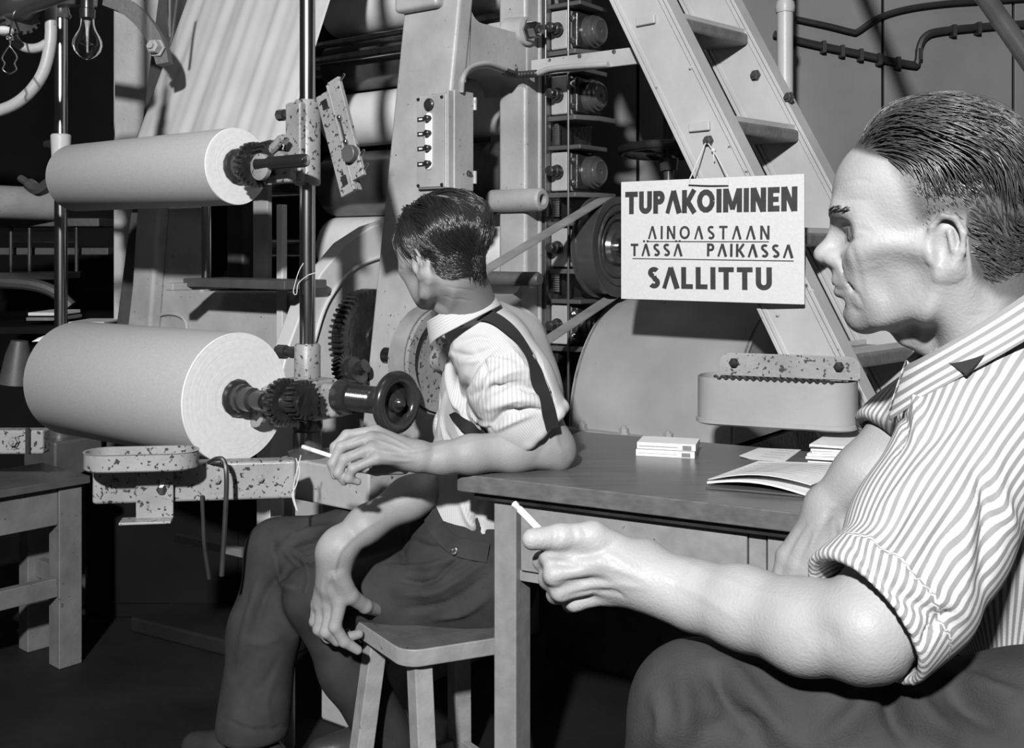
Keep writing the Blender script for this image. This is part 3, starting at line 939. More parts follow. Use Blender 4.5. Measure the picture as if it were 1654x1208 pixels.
def thick(poly, w):
    """thick polyline as quads with mitred joints, open"""
    pts = [Vector((x, y)) for x, y in poly]
    n = len(pts)
    Lp, Rp = [], []
    for i in range(n):
        d0 = (pts[i] - pts[i - 1]).normalized() if i else None
        d1 = (pts[i + 1] - pts[i]).normalized() if i < n - 1 else None
        if d0 is None: d0 = d1
        if d1 is None: d1 = d0
        t = (d0 + d1)
        if t.length < 1e-4: t = d0
        t.normalize()
        nn = Vector((-t.y, t.x))
        c = max(.45, nn.dot(Vector((-d1.y, d1.x))))
        Lp.append(pts[i] + nn * (w / 2 / c)); Rp.append(pts[i] - nn * (w / 2 / c))
    return [(Lp[i], Rp[i], Rp[i + 1], Lp[i + 1]) for i in range(n - 1)]

def glyph(ch, w):
    """strokes of a plain poster letter in a box of height 1; returns (width, [(polyline, stroke width)])"""
    h = w / 2
    A_ = lambda x0, y0, r, rx, a0, a1: [(x0 + rx * math.cos(math.radians(a0 + (a1 - a0) * k / 14)), y0 + r * math.sin(math.radians(a0 + (a1 - a0) * k / 14))) for k in range(15)]
    if ch == 'T': return .66, [([(0, 1 - h), (.66, 1 - h)], w), ([(.33, 1), (.33, 0)], w)]
    if ch == 'U': return .66, [([(h, 1), (h, .33)] + A_(.33, .33, .33 - h, .33 - h, 180, 360)[1:] + [(.66 - h, 1)], w)]
    if ch == 'P': return .58, [([(h, 0), (h, 1)], w), ([(0, 1 - h), (.32, 1 - h)] + A_(.32, .70, .30 - h, .26 - h, 90, -90)[1:] + [(h, .40 + h)], w)]
    if ch in 'AÄ':
        s = [([(.06, 0), (.36, .98)], w * .82), ([(.36, .98), (.66, 0)], w * 1.1)]
        if ch == 'Ä': s += [([(.13, 1.19), (.29, 1.19)], .16), ([(.43, 1.19), (.59, 1.19)], .16)]
        return .72, s
    if ch == 'K': return .66, [([(h, 0), (h, 1)], w), ([(w, .42), (.60, 1.0)], w * .95), ([(.24, .55), (.62, 0)], w * 1.0)]
    if ch == 'O': return .86, [(A_(.43, .5, .5 - h, .43 - h, 0, 360), w)]
    if ch == 'I': return w, [([(h, 0), (h, 1)], w)]
    if ch == 'M': return .88, [([(h, 0), (h, 1)], w), ([(.88 - h, 0), (.88 - h, 1)], w), ([(h + .03, .98), (.44, .12)], w * .85), ([(.44, .12), (.85 - h, .98)], w * .85)]
    if ch == 'N': return .70, [([(h, 0), (h, 1)], w), ([(.70 - h, 0), (.70 - h, 1)], w), ([(h + .02, .98), (.68 - h, .02)], w * .95)]
    if ch == 'E': return .52, [([(h, 0), (h, 1)], w), ([(0, 1 - h), (.52, 1 - h)], w), ([(0, .5), (.48, .5)], w * .9), ([(0, h), (.52, h)], w)]
    if ch == 'L': return .52, [([(h, 0), (h, 1)], w), ([(0, h), (.52, h)], w)]
    if ch == 'S':
        up = A_(.28, .73, .27 - h, .28 - h, 35, 270)
        lo = A_(.28, .27, .27 - h, .28 - h, 90, -145)
        mid_y = .5
        up = [(x, y) for x, y in up]; lo = [(x, y) for x, y in lo]
        up[-1] = (.28, .73 - (.27 - h)); lo[0] = up[-1]
        return .56, [(up, w), ([(.28, .73 - .27 + h), (.28, .27 + .27 - h)], w), (lo, w)]
    return .45, []

def letters(txt, pl_, pr_, ph, stroke, gap):
    """line of lettering between two baseline pixels, cap height ph px"""
    u0 = Vector(sign_uv(*pl_)); u1 = Vector(sign_uv(*pr_))
    top = Vector(sign_uv(pl_[0], pl_[1] - ph))
    hgt = (top - u0).length
    gl = [glyph(c, stroke) for c in txt]
    tot = sum(g[0] for g in gl) + gap * (len(txt) - 1)
    dirv = (u1 - u0); sc = dirv.length / tot; dirv.normalize()
    nv = Vector((-dirv.y, dirv.x))
    x = 0
    for c, (gw, st) in zip(txt, gl):
        m = MB(FSg)
        for si, (poly, w) in enumerate(st):
            for q in thick(poly, w):
                pr = [u0 + dirv * ((x + p.x) * sc) + nv * (p.y * hgt) for p in q]
                m.prism([(p.x, p.y) for p in pr], Matrix.Identity(4), .0003, .0009 + .00004 * si)
        if m.v:
            o = m.build('letter', 'sign_ink', sg, smooth=0)
        x += gw + gap
letters('TUPAKOIMINEN', (1010, 346), (1288, 341), 36, .24, .075)
letters('AINOASTAAN', (1047, 386), (1243, 387), 21, .17, .36)
letters('TÄSSÄ', (1019, 413.5), (1102, 414), 20, .19, .30)
letters('PAIKASSA', (1142, 414), (1281, 417), 21, .19, .26)
letters('SALLITTU', (1047, 465.5), (1247, 469), 34.5, .22, .13)
def sline(p0, p1, th, mat='sign_ink', name='underline'):
    a_, b__ = Vector(sign_uv(*p0)), Vector(sign_uv(*p1))
    d = (b__ - a_).normalized(); n = Vector((-d.y, d.x)) * th / 2
    MB(FSg).prism([(a_ - n)[:], (b__ - n)[:], (b__ + n)[:], (a_ + n)[:]], Matrix.Identity(4), .0003, .001).build(name, mat, sg, smooth=0)
sline((1046, 390), (1242, 390.5), .0024)
sline((1022, 417.5), (1282, 421.5), .0024)
# string: front stitch, two legs up to the ladder bolt, knot
u0, u1 = sign_uv(1113, 299), sign_uv(1177, 300)
e = FSg @ Vector((u0[0], u0[1], .002)); f = FSg @ Vector((u1[0], u1[1], .002))
MB().tube(catmull([e, FSg @ Vector(((u0[0] + u1[0]) / 2, u0[1] - .004, .003)), f], 5), .002, 6).build('front_stitch', 'wire_dark', sg)
bt = web_pt_l(1146, 228) + outw * .014
s0 = FSg @ Vector((u0[0] + .004, SHt + .0, .003)); s1_ = FSg @ Vector((u1[0], SHt, .003))
MB().tube([e, s0, bt], .0018, 6).tube([f, s1_, web_pt_l(1158, 245) + outw * .014, bt], .0018, 6).build('hanging_string', 'string', sg)
kp = web_pt_l(1157, 243) + outw * .014
MB().sphere(kp, .006, 8, 6).tube([kp, kp + Vector((.002, -.004, -.03))], .0016, 5).build('knot', 'string', sg)

# ================================================================== wall ashtray fixed on the ladder
at = P(1254, 645, 2.47)
AX = Vector((.93, -.37, 0)).normalized()
AYv = Vector((-AX.y, AX.x, 0))
FA2 = frame(at, AX, AYv, Vector((0, 0, 1)))
t = thing('bracket_tray', 'grey tin tray with bent rim bracketed to the ladder above the desk', 'tray', at - Vector((0, 0, .07)))
hx, hy, zt, zb = .180, .065, .050, -.058
def rrect(hx, hy, r, n=6):
    return arc2(hx - r, hy - r, r, 0, 90, n) + arc2(-hx + r, hy - r, r, 90, 180, n) + arc2(-hx + r, -hy + r, r, 180, 270, n) + arc2(hx - r, -hy + r, r, 270, 360, n)
rg = [(hx - .006, hy - .006, zb), (hx, hy, zb + .004), (hx, hy, zb + .012), (hx - .003, hy - .003, zb + .014), (hx - .003, hy - .003, zt), (hx - .006, hy - .006, zt), (hx - .006, hy - .006, zb + .01)]
vv, ff_ = [], []
for (x_, y_, z_) in rg:
    pr = rrect(x_, y_, .05)
    n = len(pr)
    vv += [(x, y, z_) for x, y in pr]
for i in range(len(rg) - 1):
    for k in range(n):
        ff_.append((i * n + k, i * n + (k + 1) % n, (i + 1) * n + (k + 1) % n, (i + 1) * n + k))
ff_.append(tuple(range(n))); ff_.append(tuple((len(rg) - 1) * n + k for k in range(n)))
m = MB(FA2); m.add(vv, ff_); m.build('tray_body', 'guard_paint', t)
# rope-like bent front rim
m = MB(FA2)
m.tube([(-hx + .05 + .0022 * k, -hy + .004, zt + .002 + .0035 * math.sin(k * .9)) for k in range(120)], .0032, 6)
m.build('frayed_rim', 'oily_iron', t)
bpoly = arc2(.162, .006, .024, 0, 90, 6) + arc2(-.10, .006, .024, 90, 180, 6) + [(-.124, -.022), (.186, -.022)]
MB(FA2).prism(bpoly, frame(Vector((.0, -.03, zt + .026)), Vector((1, 0, 0)), Vector((0, 0, 1)), Vector((0, -1, 0))), 0, .004).build('bracket_plate', 'chipped_paint', t, bevel=.001)
for x in (-.09, .14):
    bolt(t, FA2 @ Vector((x, -.034, zt + .033)), -AYv, .009, mat='oily_iron')
MB(FA2).box((.11, -.03, zt + .0), (.16, .20, zt + .02)).build('support_arm', 'chipped_paint', t, bevel=.002)

# ================================================================== desk
DX = Vector((.878, -.478, 0)).normalized(); DY = Vector((-DX.y, DX.x, 0))
FD = frame(Vector((-.114, 2.236, 0)), DX, DY, Vector((0, 0, 1)))
dk = thing('desk', 'grey wooden desk with drawers and brown-dark top, between the two men', 'desk', FD @ Vector((.7, .3, 0)))
DT = .76; DLn = 1.05
MB(FD).box((0, 0, DT - .036), (DLn, .60, DT)).build('desktop', 'table_wood', dk, bevel=.003)
o = bpy.data.objects['desktop']
for x, y in ((.068, .035), (.55, .50), (DLn - .12, .035), (DLn - .12, .50)):
    MB(FD).box((x, y, 0), (x + .052, y + .065, DT - .052)).build('leg', 'desk_paint', dk, bevel=.003)
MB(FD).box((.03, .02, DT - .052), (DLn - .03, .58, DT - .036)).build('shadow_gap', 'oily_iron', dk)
zb_, zt_ = DT - .195, DT - .052
MB(FD).box((.12, .05, zb_ - .022), (DLn - .12, .07, zb_)).build('lower_rail', 'desk_paint', dk, bevel=.002)
MB(FD).box((.600, .046, zb_), (.632, .07, zt_)).build('stile', 'desk_paint', dk, bevel=.0015)
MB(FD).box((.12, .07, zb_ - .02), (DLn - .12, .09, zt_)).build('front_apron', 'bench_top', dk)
for x0, x1 in ((.128, .598), (.636, .92)):
    d_ = MB(FD).box((x0, .040, zb_ + .003), (x1, .07, zt_ - .004)).build('drawer', 'desk_paint', dk, bevel=.002)
for y in (.055, .545):
    pass
MB(FD).box((.085, .10, zb_ - .02), (.105, .50, zt_)).build('side_apron', 'desk_paint', dk, bevel=.002)
MB(FD).box((.10, .53, zb_ - .02), (DLn - .1, .55, zt_)).build('back_apron', 'desk_paint', dk, bevel=.002)

def on_desk(px, py):
    Y = (HC - DT) * FPX / (py - HOR)
    return Vector(((px - 827) * Y / FPX, Y, DT))
# two white cigarette packets, one on the other
k0, k1 = on_desk(1027, 736), on_desk(1122, 741)
kx = (k1 - k0).normalized(); kl = (k1 - k0).length
ky = Vector((-kx.y, kx.x, 0))
FK = frame(k0, kx, ky, Vector((0, 0, 1)))
hh = .0155
for i in range(2):
    z0 = i * hh + (.0005 if i else 0)
    dx = .002 * i
    t = thing('cigarette_packet', ('lower' if i == 0 else 'upper') + ' flat white cigarette packet of the two stacked on the desk', 'cigarette packet', FK @ Vector((kl / 2, .04, z0)), 'stacked cigarette packets')
    MB(FK).box((dx, .0 + dx, z0), (kl + dx, .085 + dx, z0 + hh - .0008)).build('packet_body', 'card_white', t, bevel=.001)
    MB(FK).box((kl * .78 + dx, -.0006 + dx, z0 + .002), (kl * .93 + dx, .0, z0 + .0115)).build('print_patch', 'ink_grey', t, smooth=0)
    MB(FK).box((dx + .004, -.0005 + dx, z0 + .0065), (kl * .7 + dx, .0, z0 + .0073)).build('print_line', 'ink_grey', t, smooth=0)

def sheet_quad(pxs, z0, th, name, mat, label=None, cat=None, group=None, par=None, curl=None):
    q = [on_desk(*p) for p in pxs]
    n = 10
    v = []
    for i in range(n + 1):
        for j in range(n + 1):
            s, u = i / n, j / n
            p = (q[0] * (1 - s) + q[1] * s) * (1 - u) + (q[3] * (1 - s) + q[2] * s) * u
            v.append(p + Vector((0, 0, z0 + (curl(s, u) if curl else 0))))
    m = len(v)
    v2 = v + [p + Vector((0, 0, th)) for p in v]
    f = []
    for i in range(n):
        for j in range(n):
            k = i * (n + 1) + j
            f.append((k, k + 1, k + n + 2, k + n + 1))
            f.append((m + k, m + k + n + 1, m + k + n + 2, m + k + 1))
    for j in range(n):
        for (k, k2) in ((j, j + 1), (n * (n + 1) + j + 1, n * (n + 1) + j)):
            f.append((k, k + m, k2 + m, k2))
        k, k2 = j * (n + 1), (j + 1) * (n + 1)
        f.append((k, k2, k2 + m, k + m))
        k, k2 = j * (n + 1) + n, (j + 1) * (n + 1) + n
        f.append((k, k + m, k2 + m, k2))
    o = MB().add(v2, f).build(name, mat, par)
    if label: tag(o, label, cat, group)
    return o
# single slip of paper
nt = sheet_quad([(1194, 741), (1268, 746), (1294, 727), (1225, 724)], .0006, .0006, 'paper_slip', 'paper', 'small printed paper slip lying alone behind the booklet', 'paper', None, None, lambda s, u: .006 * max(0, .25 - s) * 4 * (1 - u))
for k in range(4):
    u = .25 + .16 * k
    qa, qb = on_desk(1228 + 8 * k, 738 - 3.5 * k), on_desk(1262 + 7 * k, 740.5 - 3.5 * k)
    MB().bar(qa + Vector((0, 0, .0016)), qb + Vector((0, 0, .0016)), .0012, .0002).build('print_line', 'ink_grey', nt, smooth=0)
# stack of papers: seven separate sheets
rs = random.Random(3)
for i in range(9):
    jx, jy = rs.uniform(-5, 5), rs.uniform(-1.5, 1.5)
    lift = i * .0052
    sheet_quad([(1306 + jx, 752 + jy), (1392 + jx, 757 + jy), (1452 + jx, 728 + jy), (1352 + jx, 722 + jy)], lift + .0004, .0045, 'paper_sheet', 'paper',
               ['bottom', 'second lowest', 'third lowest', 'fourth lowest', 'middle', 'fourth from top', 'third from top', 'second from top', 'topmost flat'][i] + ' white sheet of the paper stack by the near man\'s sleeve', 'paper', 'sheets in the paper stack', None,
               lambda s, u, k=i: .0006 * math.sin(5 * s + k))
sheet_quad([(1338, 727), (1400, 733), (1470, 712), (1400, 703)], .052, .0008, 'paper_sheet', 'paper', 'top curled sheet slipping off the paper stack', 'paper', 'sheets in the paper stack', None, lambda s, u: .012 * u * u)
# open booklet
bkl = thing('booklet', 'open ruled booklet with dark cover under the near man\'s forearm', 'booklet', on_desk(1260, 785))
cov = [(1139, 790), (1322, 806), (1392, 770), (1222, 758)]
cf = lambda s, u: .012 * s * (1 - s) * (1 - u) * .5
sheet_quad(cov, .0005, .0035, 'cover', 'bench_top', par=bkl, curl=cf)
sheet_quad([(1142, 786), (1318, 808), (1390, 770), (1224, 758)], .006, .004, 'page_block', 'paper', par=bkl, curl=lambda s, u: .012 * math.sin(PI * min(1, s * 1.1)) * (1 - u))
sheet_quad([(1144, 788), (1310, 803), (1392, 768), (1226, 757)], .016, .0012, 'open_page', 'paper', par=bkl, curl=lambda s, u: .014 * math.sin(PI * s) * (1 - u) + .006 * s)
pgo = [o for o in bkl.children if o.name.startswith('open_page')][0]
for k in range(7):
    u = .2 + .1 * k
    q = [on_desk(*p) for p in [(1150, 788), (1300, 801), (1392, 768), (1226, 757)]]
    pts = []
    for s in (.08, .3, .5, .7, .92):
        p = (q[0] * (1 - s) + q[1] * s) * (1 - u) + (q[3] * (1 - s) + q[2] * s) * u
        pts.append(p + Vector((0, 0, .0178 + .014 * math.sin(PI * s) * (1 - u) + .006 * s)))
    MB().tube(pts, .0005, 4).build('ruled_line', 'ink_grey', pgo)
# pencil on the booklet
tag(MB().lathe([(0, .0015), (.012, .004), (.11, .004), (.112, .003)], on_desk(1338, 803) + Vector((0, 0, .030)), on_desk(1392, 775) - on_desk(1338, 803) + Vector((0, 0, .01)), 8).build('pencil', 'wire_dark'), 'dark pencil lying on the booklet beside the wrist', 'pencil')

# ================================================================== stool
SZ = .395
def on_z(px, py, z):
    Y = (HC - z) * FPX / (py - HOR)
    return Vector(((px - 827) * Y / FPX, Y, z))
st = thing('stool', 'worn wooden stool with splayed square legs under the far man', 'stool', Vector((-.03, 2.42, 0)))
sA, sB, sC = on_z(553, 990, SZ), on_z(652, 1056, SZ), on_z(820, 1030, SZ)
ex_ = (sC - sB).normalized(); eyv = (sA - sB).normalized()
FST = frame(sB + Vector((0, .012, 0)), ex_, eyv, Vector((0, 0, 1)))
w_, d__ = .30, .30
oc = [(x + w_ / 2, y + d__ / 2) for x, y in rrect(w_ / 2, d__ / 2, .04, 6)]
MB(FST).prism(oc, Matrix.Identity(4), -.038, 0).build('seat', 'stool_seat', st, bevel=.004)
se_ = [o for o in st.children if o.name.startswith('seat')][0].data
se_.materials.append(MATS['stool_paint'])
for p_ in se_.polygons:
    if abs(p_.normal.z) < .5: p_.material_index = 1
legs = []
for (x, y, dx, dy) in ((.055, .045, -.01, -.055), (.25, .045, .04, -.04), (.05, .235, -.05, .0), (.25, .24, .03, .05)):
    a_ = FST @ Vector((x, y, -.038)); b__ = FST @ Vector((x + dx, y + dy, 0)); b__.z = 0
    legs.append((a_, b__))
    h = .020
    v = []
    for c_ in (b__, a_):
        for sx, sy in ((-h, -h), (h, -h), (h, h), (-h, h)):
            v.append(c_ + ex_ * sx + eyv * sy)
    MB().hexa(v).build('leg', 'stool_paint', st, bevel=.003)
for i, j in ((0, 1), (2, 3), (0, 2), (1, 3)):
    a_ = legs[i][0].lerp(legs[i][1], .86); b__ = legs[j][0].lerp(legs[j][1], .86)
    MB().bar(a_, b__, .018, .028).build('stretcher', 'stool_paint', st, bevel=.002)

# ================================================================== bench on the left
bl_ = thing('bench', 'low grey wooden work bench with dark top at the left edge', 'bench', Vector((-1.5, 3.35, 0)))
bz = .555
c0 = on_z(146, 768, bz)
exb = (on_z(146, 768, bz) - on_z(0, 792, bz)).normalized()
eyb = Vector((-exb.y, exb.x, 0))
FBn = frame(c0, -exb, eyb, Vector((0, 0, 1)))   # x to the left
if FBn.to_3x3().determinant() < 0:
    pass
Lb = 1.0
MB(FBn).box((0, 0, -.022), (Lb, .30, 0)).build('bench_top', 'bench_top', bl_, bevel=.002)
lg = (.015, .085)
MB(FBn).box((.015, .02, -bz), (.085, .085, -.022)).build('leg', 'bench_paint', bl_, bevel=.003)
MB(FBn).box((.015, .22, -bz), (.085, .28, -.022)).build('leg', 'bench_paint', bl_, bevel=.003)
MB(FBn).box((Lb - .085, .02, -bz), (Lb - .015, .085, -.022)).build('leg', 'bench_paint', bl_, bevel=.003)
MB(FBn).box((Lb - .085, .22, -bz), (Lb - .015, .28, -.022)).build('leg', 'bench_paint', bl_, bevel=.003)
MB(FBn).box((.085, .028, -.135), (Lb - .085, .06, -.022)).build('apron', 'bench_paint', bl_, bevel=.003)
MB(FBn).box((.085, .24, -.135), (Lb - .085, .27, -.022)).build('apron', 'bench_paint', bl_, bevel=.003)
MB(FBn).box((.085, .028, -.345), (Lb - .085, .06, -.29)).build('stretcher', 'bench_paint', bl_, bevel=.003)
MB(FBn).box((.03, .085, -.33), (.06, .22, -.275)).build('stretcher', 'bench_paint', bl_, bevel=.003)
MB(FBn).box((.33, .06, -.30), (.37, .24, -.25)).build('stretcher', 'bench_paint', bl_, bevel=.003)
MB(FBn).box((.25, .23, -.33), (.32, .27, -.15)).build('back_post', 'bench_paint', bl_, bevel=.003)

# ================================================================== hanging bulb, hook, pipes at the top left
Yb = 2.9
bt_ = P(141, 70, Yb)
t = thing('light_bulb', 'unlit clear glass light bulb hanging in a black socket', 'light bulb', bt_ - Vector((0, 0, .04)))
s = Yb / FPX
prof = [(0, .0), (.004, .012), (.012, .024), (.024, .034), (.038, .0385), (.052, .037), (.066, .031), (.08, .023), (.094, .0185), (.108, .0175), (.118, .0165)]
MB().lathe(prof, P(141, 97, Yb), (0, 0, 1), 36).build('glass', 'bulb_glass', t, smooth=60)
gm = t.children[0].modifiers.new('wall', 'SOLIDIFY'); gm.thickness = .0007; gm.offset = -1
zb0 = P(141, 97, Yb)
MB().lathe([(.02, .0025), (.06, .0035), (.085, .005), (.105, .009)], zb0, (0, 0, 1), 12).build('stem', 'light_paint', t)
MB().tube([zb0 + Vector((.018 * math.cos(k), .018 * math.sin(k), .040 + .006 * (k % 2))) for k in range(7)], .0007, 5).build('filament', 'steel', t)
MB().lathe([(.112, .0165), (.112, .020), (.135, .021), (.138, .017), (.19, .017), (.20, .012), (.26, .011)], zb0, (0, 0, 1), 24).build('socket', 'socket_black', t)
MB().tube([zb0 + Vector((0, 0, .25)), zb0 + Vector((0, 0, 1.6))], .005, 8).build('lamp_cord', 'wire_dark', t)

Yh = 2.85
t = thing('wire_hook', 'bent wire hook loop hanging at the top left corner', 'wire hook', P(16, 118, Yh))
MB().tube(catmull([P(14, 62, Yh), P(16, 72, Yh), P(10, 80, Yh), P(3, 93, Yh), P(7, 102, Yh), P(4, 112, Yh), P(15, 119, Yh), P(26, 112, Yh), P(23, 102, Yh), P(27, 92, Yh), P(20, 80, Yh), P(15, 74, Yh)], 5), .0022, 6).build('loop', 'steel', t)
MB().torus(P(15, 60, Yh), (0, 1, 0), .008, .0025, 14, 6).build('ring', 'steel', t)
MB().tube([P(15, 58, Yh), P(18, 40, 2.9), P(22, 24, 2.98)], .0025, 6).build('hanger_wire', 'steel', t)

Yp = 3.05
t = thing('curved_pipe', 'pale curved pipe with a branch at the top left', 'pipe', P(45, 180, Yp))
MB().tube(catmull([P(80, -700, Yp), P(82, -60, Yp), P(82, 20, Yp), P(81, 70, Yp), P(68, 120, Yp), P(38, 158, Yp), P(0, 178, Yp), P(-60, 190, Yp), P(-200, 196, Yp + .2), P(-420, 198, Yp + .5)], 8), .0165, 14).build('main_pipe', 'machine_paint', t)
MB().tube(catmull([P(76, 70, Yp), P(62, 77, Yp), P(45, 78, Yp), P(28, 70, Yp), P(18, 52, Yp)], 8), .0135, 14).build('branch_pipe', 'machine_paint', t)

t = thing('hoist_drive', 'dark oily gear drive hanging at the top left corner', 'drive', P(30, 40, 3.0))
MB().gear(P(30, 22, 3.0), (.8, -.6, 0), .058, 18, .008, .03).build('gear', 'dark_steel', t, smooth=0)
MB().lathe([(-.12, .03), (-.02, .045), (.03, .05), (.05, .04), (.2, .035)], P(20, 8, 2.98), (.95, -.1, .28), 24).build('motor_body', 'black_gloss', t)
MB().sphere(P(6, 50, 2.95), .022, 14, 8, (1.3, 1, .6)).build('grease_cup', 'light_paint', t)

t = thing('crosshead', 'dark steel crosshead joining the tops of the far pole and bulb arm', 'crosshead', P(98, 25, 3.75))
MB().lathe([(0, .03), (.01, .036), (.02, .030), (.045, .026), (.05, .045), (.06, .045)], P(98, 30, 3.75), (0, 0, 1), 22).build('cap', 'dark_steel', t)
MB().bar(P(-260, 4, 3.75), P(150, -2, 3.35), .05, .045).build('cross_bar', 'dark_steel', t, bevel=.006)

# arched bracket arm beside the pilaster
Ya = 3.5
ctr = P(120, 130, Ya)
t = thing('arch_bracket', 'grey cast arched arm with a big nut, left of the paper web', 'bracket', P(230, 90, Ya))
k_ = Ya / FPX
outer = [(170, -20), (205, -4), (232, 18), (252, 45), (266, 72), (272, 100)]
inner = [(252, 104), (244, 78), (230, 55), (212, 34), (190, 18), (165, 8)]
mk = MB()
pts = [P(x, y, Ya) for x, y in outer] ; pts2 = [P(x, y, Ya) for x, y in inner]
oc_ = catmull(pts, 4); ic_ = catmull(pts2, 4)
FAr = frame(Vector((0, Ya, 0)), Vector((1, 0, 0)), Vector((0, 0, 1)), Vector((0, -1, 0)))
n_ = len(oc_)
quads = []
for i in range(n_ - 1):
    a0, a1 = oc_[i], oc_[i + 1]; b0, b1 = ic_[n_ - 1 - i], ic_[n_ - 2 - i]
    mk.prism([(a0.x, a0.z), (a1.x, a1.z), (b1.x, b1.z), (b0.x, b0.z)], FAr, -.05, .0)
mk.build('arched_arm', 'dark_and_shaded_paint', t, smooth=40)
MB().box((P(185, 0, 4.25).x, 4.25, P(0, 240, 4.25).z), (P(285, 0, 4.25).x, 4.28, P(0, -80, 4.25).z)).build('back_plate', 'machine_paint', t, bevel=.003)
bolt(t, P(254, 78, Ya - .0), (-.3, -1, .1), .022, .03, 'machine_paint')
MB().cyl(P(273, 60, Ya - .02), P(273, -40, Ya - .02), .005, n=8).build('thin_rod', 'steel', t)

# ================================================================== dim things at the back left
t = thing('far_machine', 'dark machine bed with bright rails in the gloom at the left', 'machine', P(60, 600, 5.2))
def fb(x0, y0, x1, y1, Y, dp, mat, nm):
    a_, b__ = P(x0, y1, Y), P(x1, y0, Y)
    return MB().box((a_.x, Y, a_.z), (b__.x, Y + dp, b__.z)).build(nm, mat, t, bevel=.006)
fb(-80, 352, 160, 366, 5.0, .3, 'dark_and_shaded_paint', 'top_rail')
fb(-80, 400, 175, 412, 5.1, .3, 'dark_and_shaded_paint', 'mid_rail')
fb(-80, 440, 95, 452, 4.9, .3, 'dark_steel', 'bed_rail')
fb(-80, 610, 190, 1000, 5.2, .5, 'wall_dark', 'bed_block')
for x in (14, 44, 120):
    fb(x, 366, x + 5, 440, 5.02, .02, 'dark_steel', 'upright')
fb(20, 372, 120, 392, 5.3, .05, 'machine_paint', 'pale_panel')
MB().tube(catmull([P(-40, 455, 4.9), P(40, 458, 4.9), (P(85, 470, 4.9)), P(115, 495, 4.9)], 6), .028, 10).build('curved_arm', 'dark_and_shaded_paint', t)
q0, q1 = P(-120, 322, 4.6), P(90, 330, 5.0)
tag(MB().cyl(q0, q1, .075, n=32).build('far_roll', 'machine_paint'), 'dim pale paper roll in the gloom behind the far pole', 'paper roll')
for i, (x0, x1, y, Y) in enumerate(((45, 92, 507, 4.6), (42, 95, 515, 4.6), (110, 168, 522, 4.7))):
    a_, b__ = P(x0, y, Y), P(x1, y, Y)
    tag(MB().box((a_.x, Y, a_.z - .008), (b__.x, Y + .25, a_.z + .006)).build('paper_bundle', 'paper' if i != 1 else 'ink_grey', bevel=.002),
        ['thin pale paper bundle on the dim shelf, upper one', 'greyish paper bundle on the dim shelf, under the pale one', 'paper bundle on the dim shelf right of the far pole'][i], 'paper bundle')
a_, b__ = P(-60, 522, 4.5), P(190, 528, 4.5)
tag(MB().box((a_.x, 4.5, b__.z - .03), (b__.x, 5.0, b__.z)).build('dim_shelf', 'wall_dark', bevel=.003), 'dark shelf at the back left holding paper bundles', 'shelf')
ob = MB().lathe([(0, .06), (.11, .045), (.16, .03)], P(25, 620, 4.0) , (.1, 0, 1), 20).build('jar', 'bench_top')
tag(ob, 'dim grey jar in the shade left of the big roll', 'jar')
# painted rail with nut at the left edge
r0, r1 = P(-80, 712, 3.1), P(76, 712, 3.1)
t = thing('painted_girder', 'short paint-chipped rail end at the far left, below the big roll', 'beam', (r0 + r1) / 2)
MB().bar(r0, r1, .05, .07).build('rail', 'chipped_paint', t, bevel=.008)
MB().bar(P(42, 712, 3.06), P(47, 712, 3.06), .01, .074).build('band', 'wire_dark', t)
bolt(t, P(23, 713, 3.07), (0, -1, 0), .012, mat='chipped_paint')
# low lumber on the dark floor
t0_, t1_ = on_z(285, 868, .35), on_z(405, 893, .33)
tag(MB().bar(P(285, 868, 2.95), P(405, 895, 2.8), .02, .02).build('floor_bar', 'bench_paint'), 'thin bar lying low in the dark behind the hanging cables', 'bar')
q = on_z(175, 1040, 0)
tag(MB(frame(on_z(255, 1075, 0) , Vector((.86, -.5, 0)), Vector((.5, .86, 0)), Vector((0, 0, 1)))).box((-.30, .15, 0), (.30, .45, .05)).build('low_platform', 'floor_dark', bevel=.01), 'low dark platform on the floor behind the man\'s shin', 'platform')

t = thing('shade_box', 'added dark box standing in for shade under the machine stand, behind the hanging cables', 'shade box', Vector((-1.1, 3.68, 0)))  # added dark box: covers lit parts where only shade should show
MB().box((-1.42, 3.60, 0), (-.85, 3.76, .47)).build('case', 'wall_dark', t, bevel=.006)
MB().box((-1.43, 3.585, .47), (-.84, 3.77, .485)).build('shade_box_top', 'wall_dark', t, bevel=.003)
MB().box((-1.36, 3.594, .05), (-.91, 3.602, .42)).build('shade_box_front', 'wall_dark', t, bevel=.002)

# ================================================================== things on the back wall, right of the ladder
def wall_cable(pts, r, lb, Y=4.70):
    t = thing('wall_cable', lb, 'cable', P(pts[0][0], pts[0][1], Y))
    MB().tube(catmull([P(x, y, Y) for x, y in pts], 5), r, 8).build('cable_run', 'wall_cable', t)
    return t
wall_cable([(1285, 30), (1340, 42), (1376, 51), (1386, 50), (1420, 28), (1465, 14), (1530, 5), (1610, 0), (1700, -6)], .012, 'upper dark cable on the hall wall behind the ladder')
t = wall_cable([(1250, 55), (1300, 68), (1380, 85), (1470, 104), (1482, 100), (1486, 75), (1496, 58), (1520, 50), (1600, 42), (1660, 38), (1720, 34)], .016, 'lower thicker dark cable with a step on the hall wall')
for x, y in ((1330, 74), (1360, 81), (1390, 87), (1420, 94), (1450, 100), (1485, 86), (1540, 48), (1580, 44), (1630, 40)):
    q = P(x, y, 4.70)
    MB().box((q.x - .008, 4.68, q.z - .03), (q.x + .008, 4.73, q.z + .02)).build('cable_clip', 'wall_cable', t)
Yv = 4.1
t = thing('riser_pipe', 'pale vertical riser pipe behind the ladder', 'pipe', P(1268, 130, Yv))
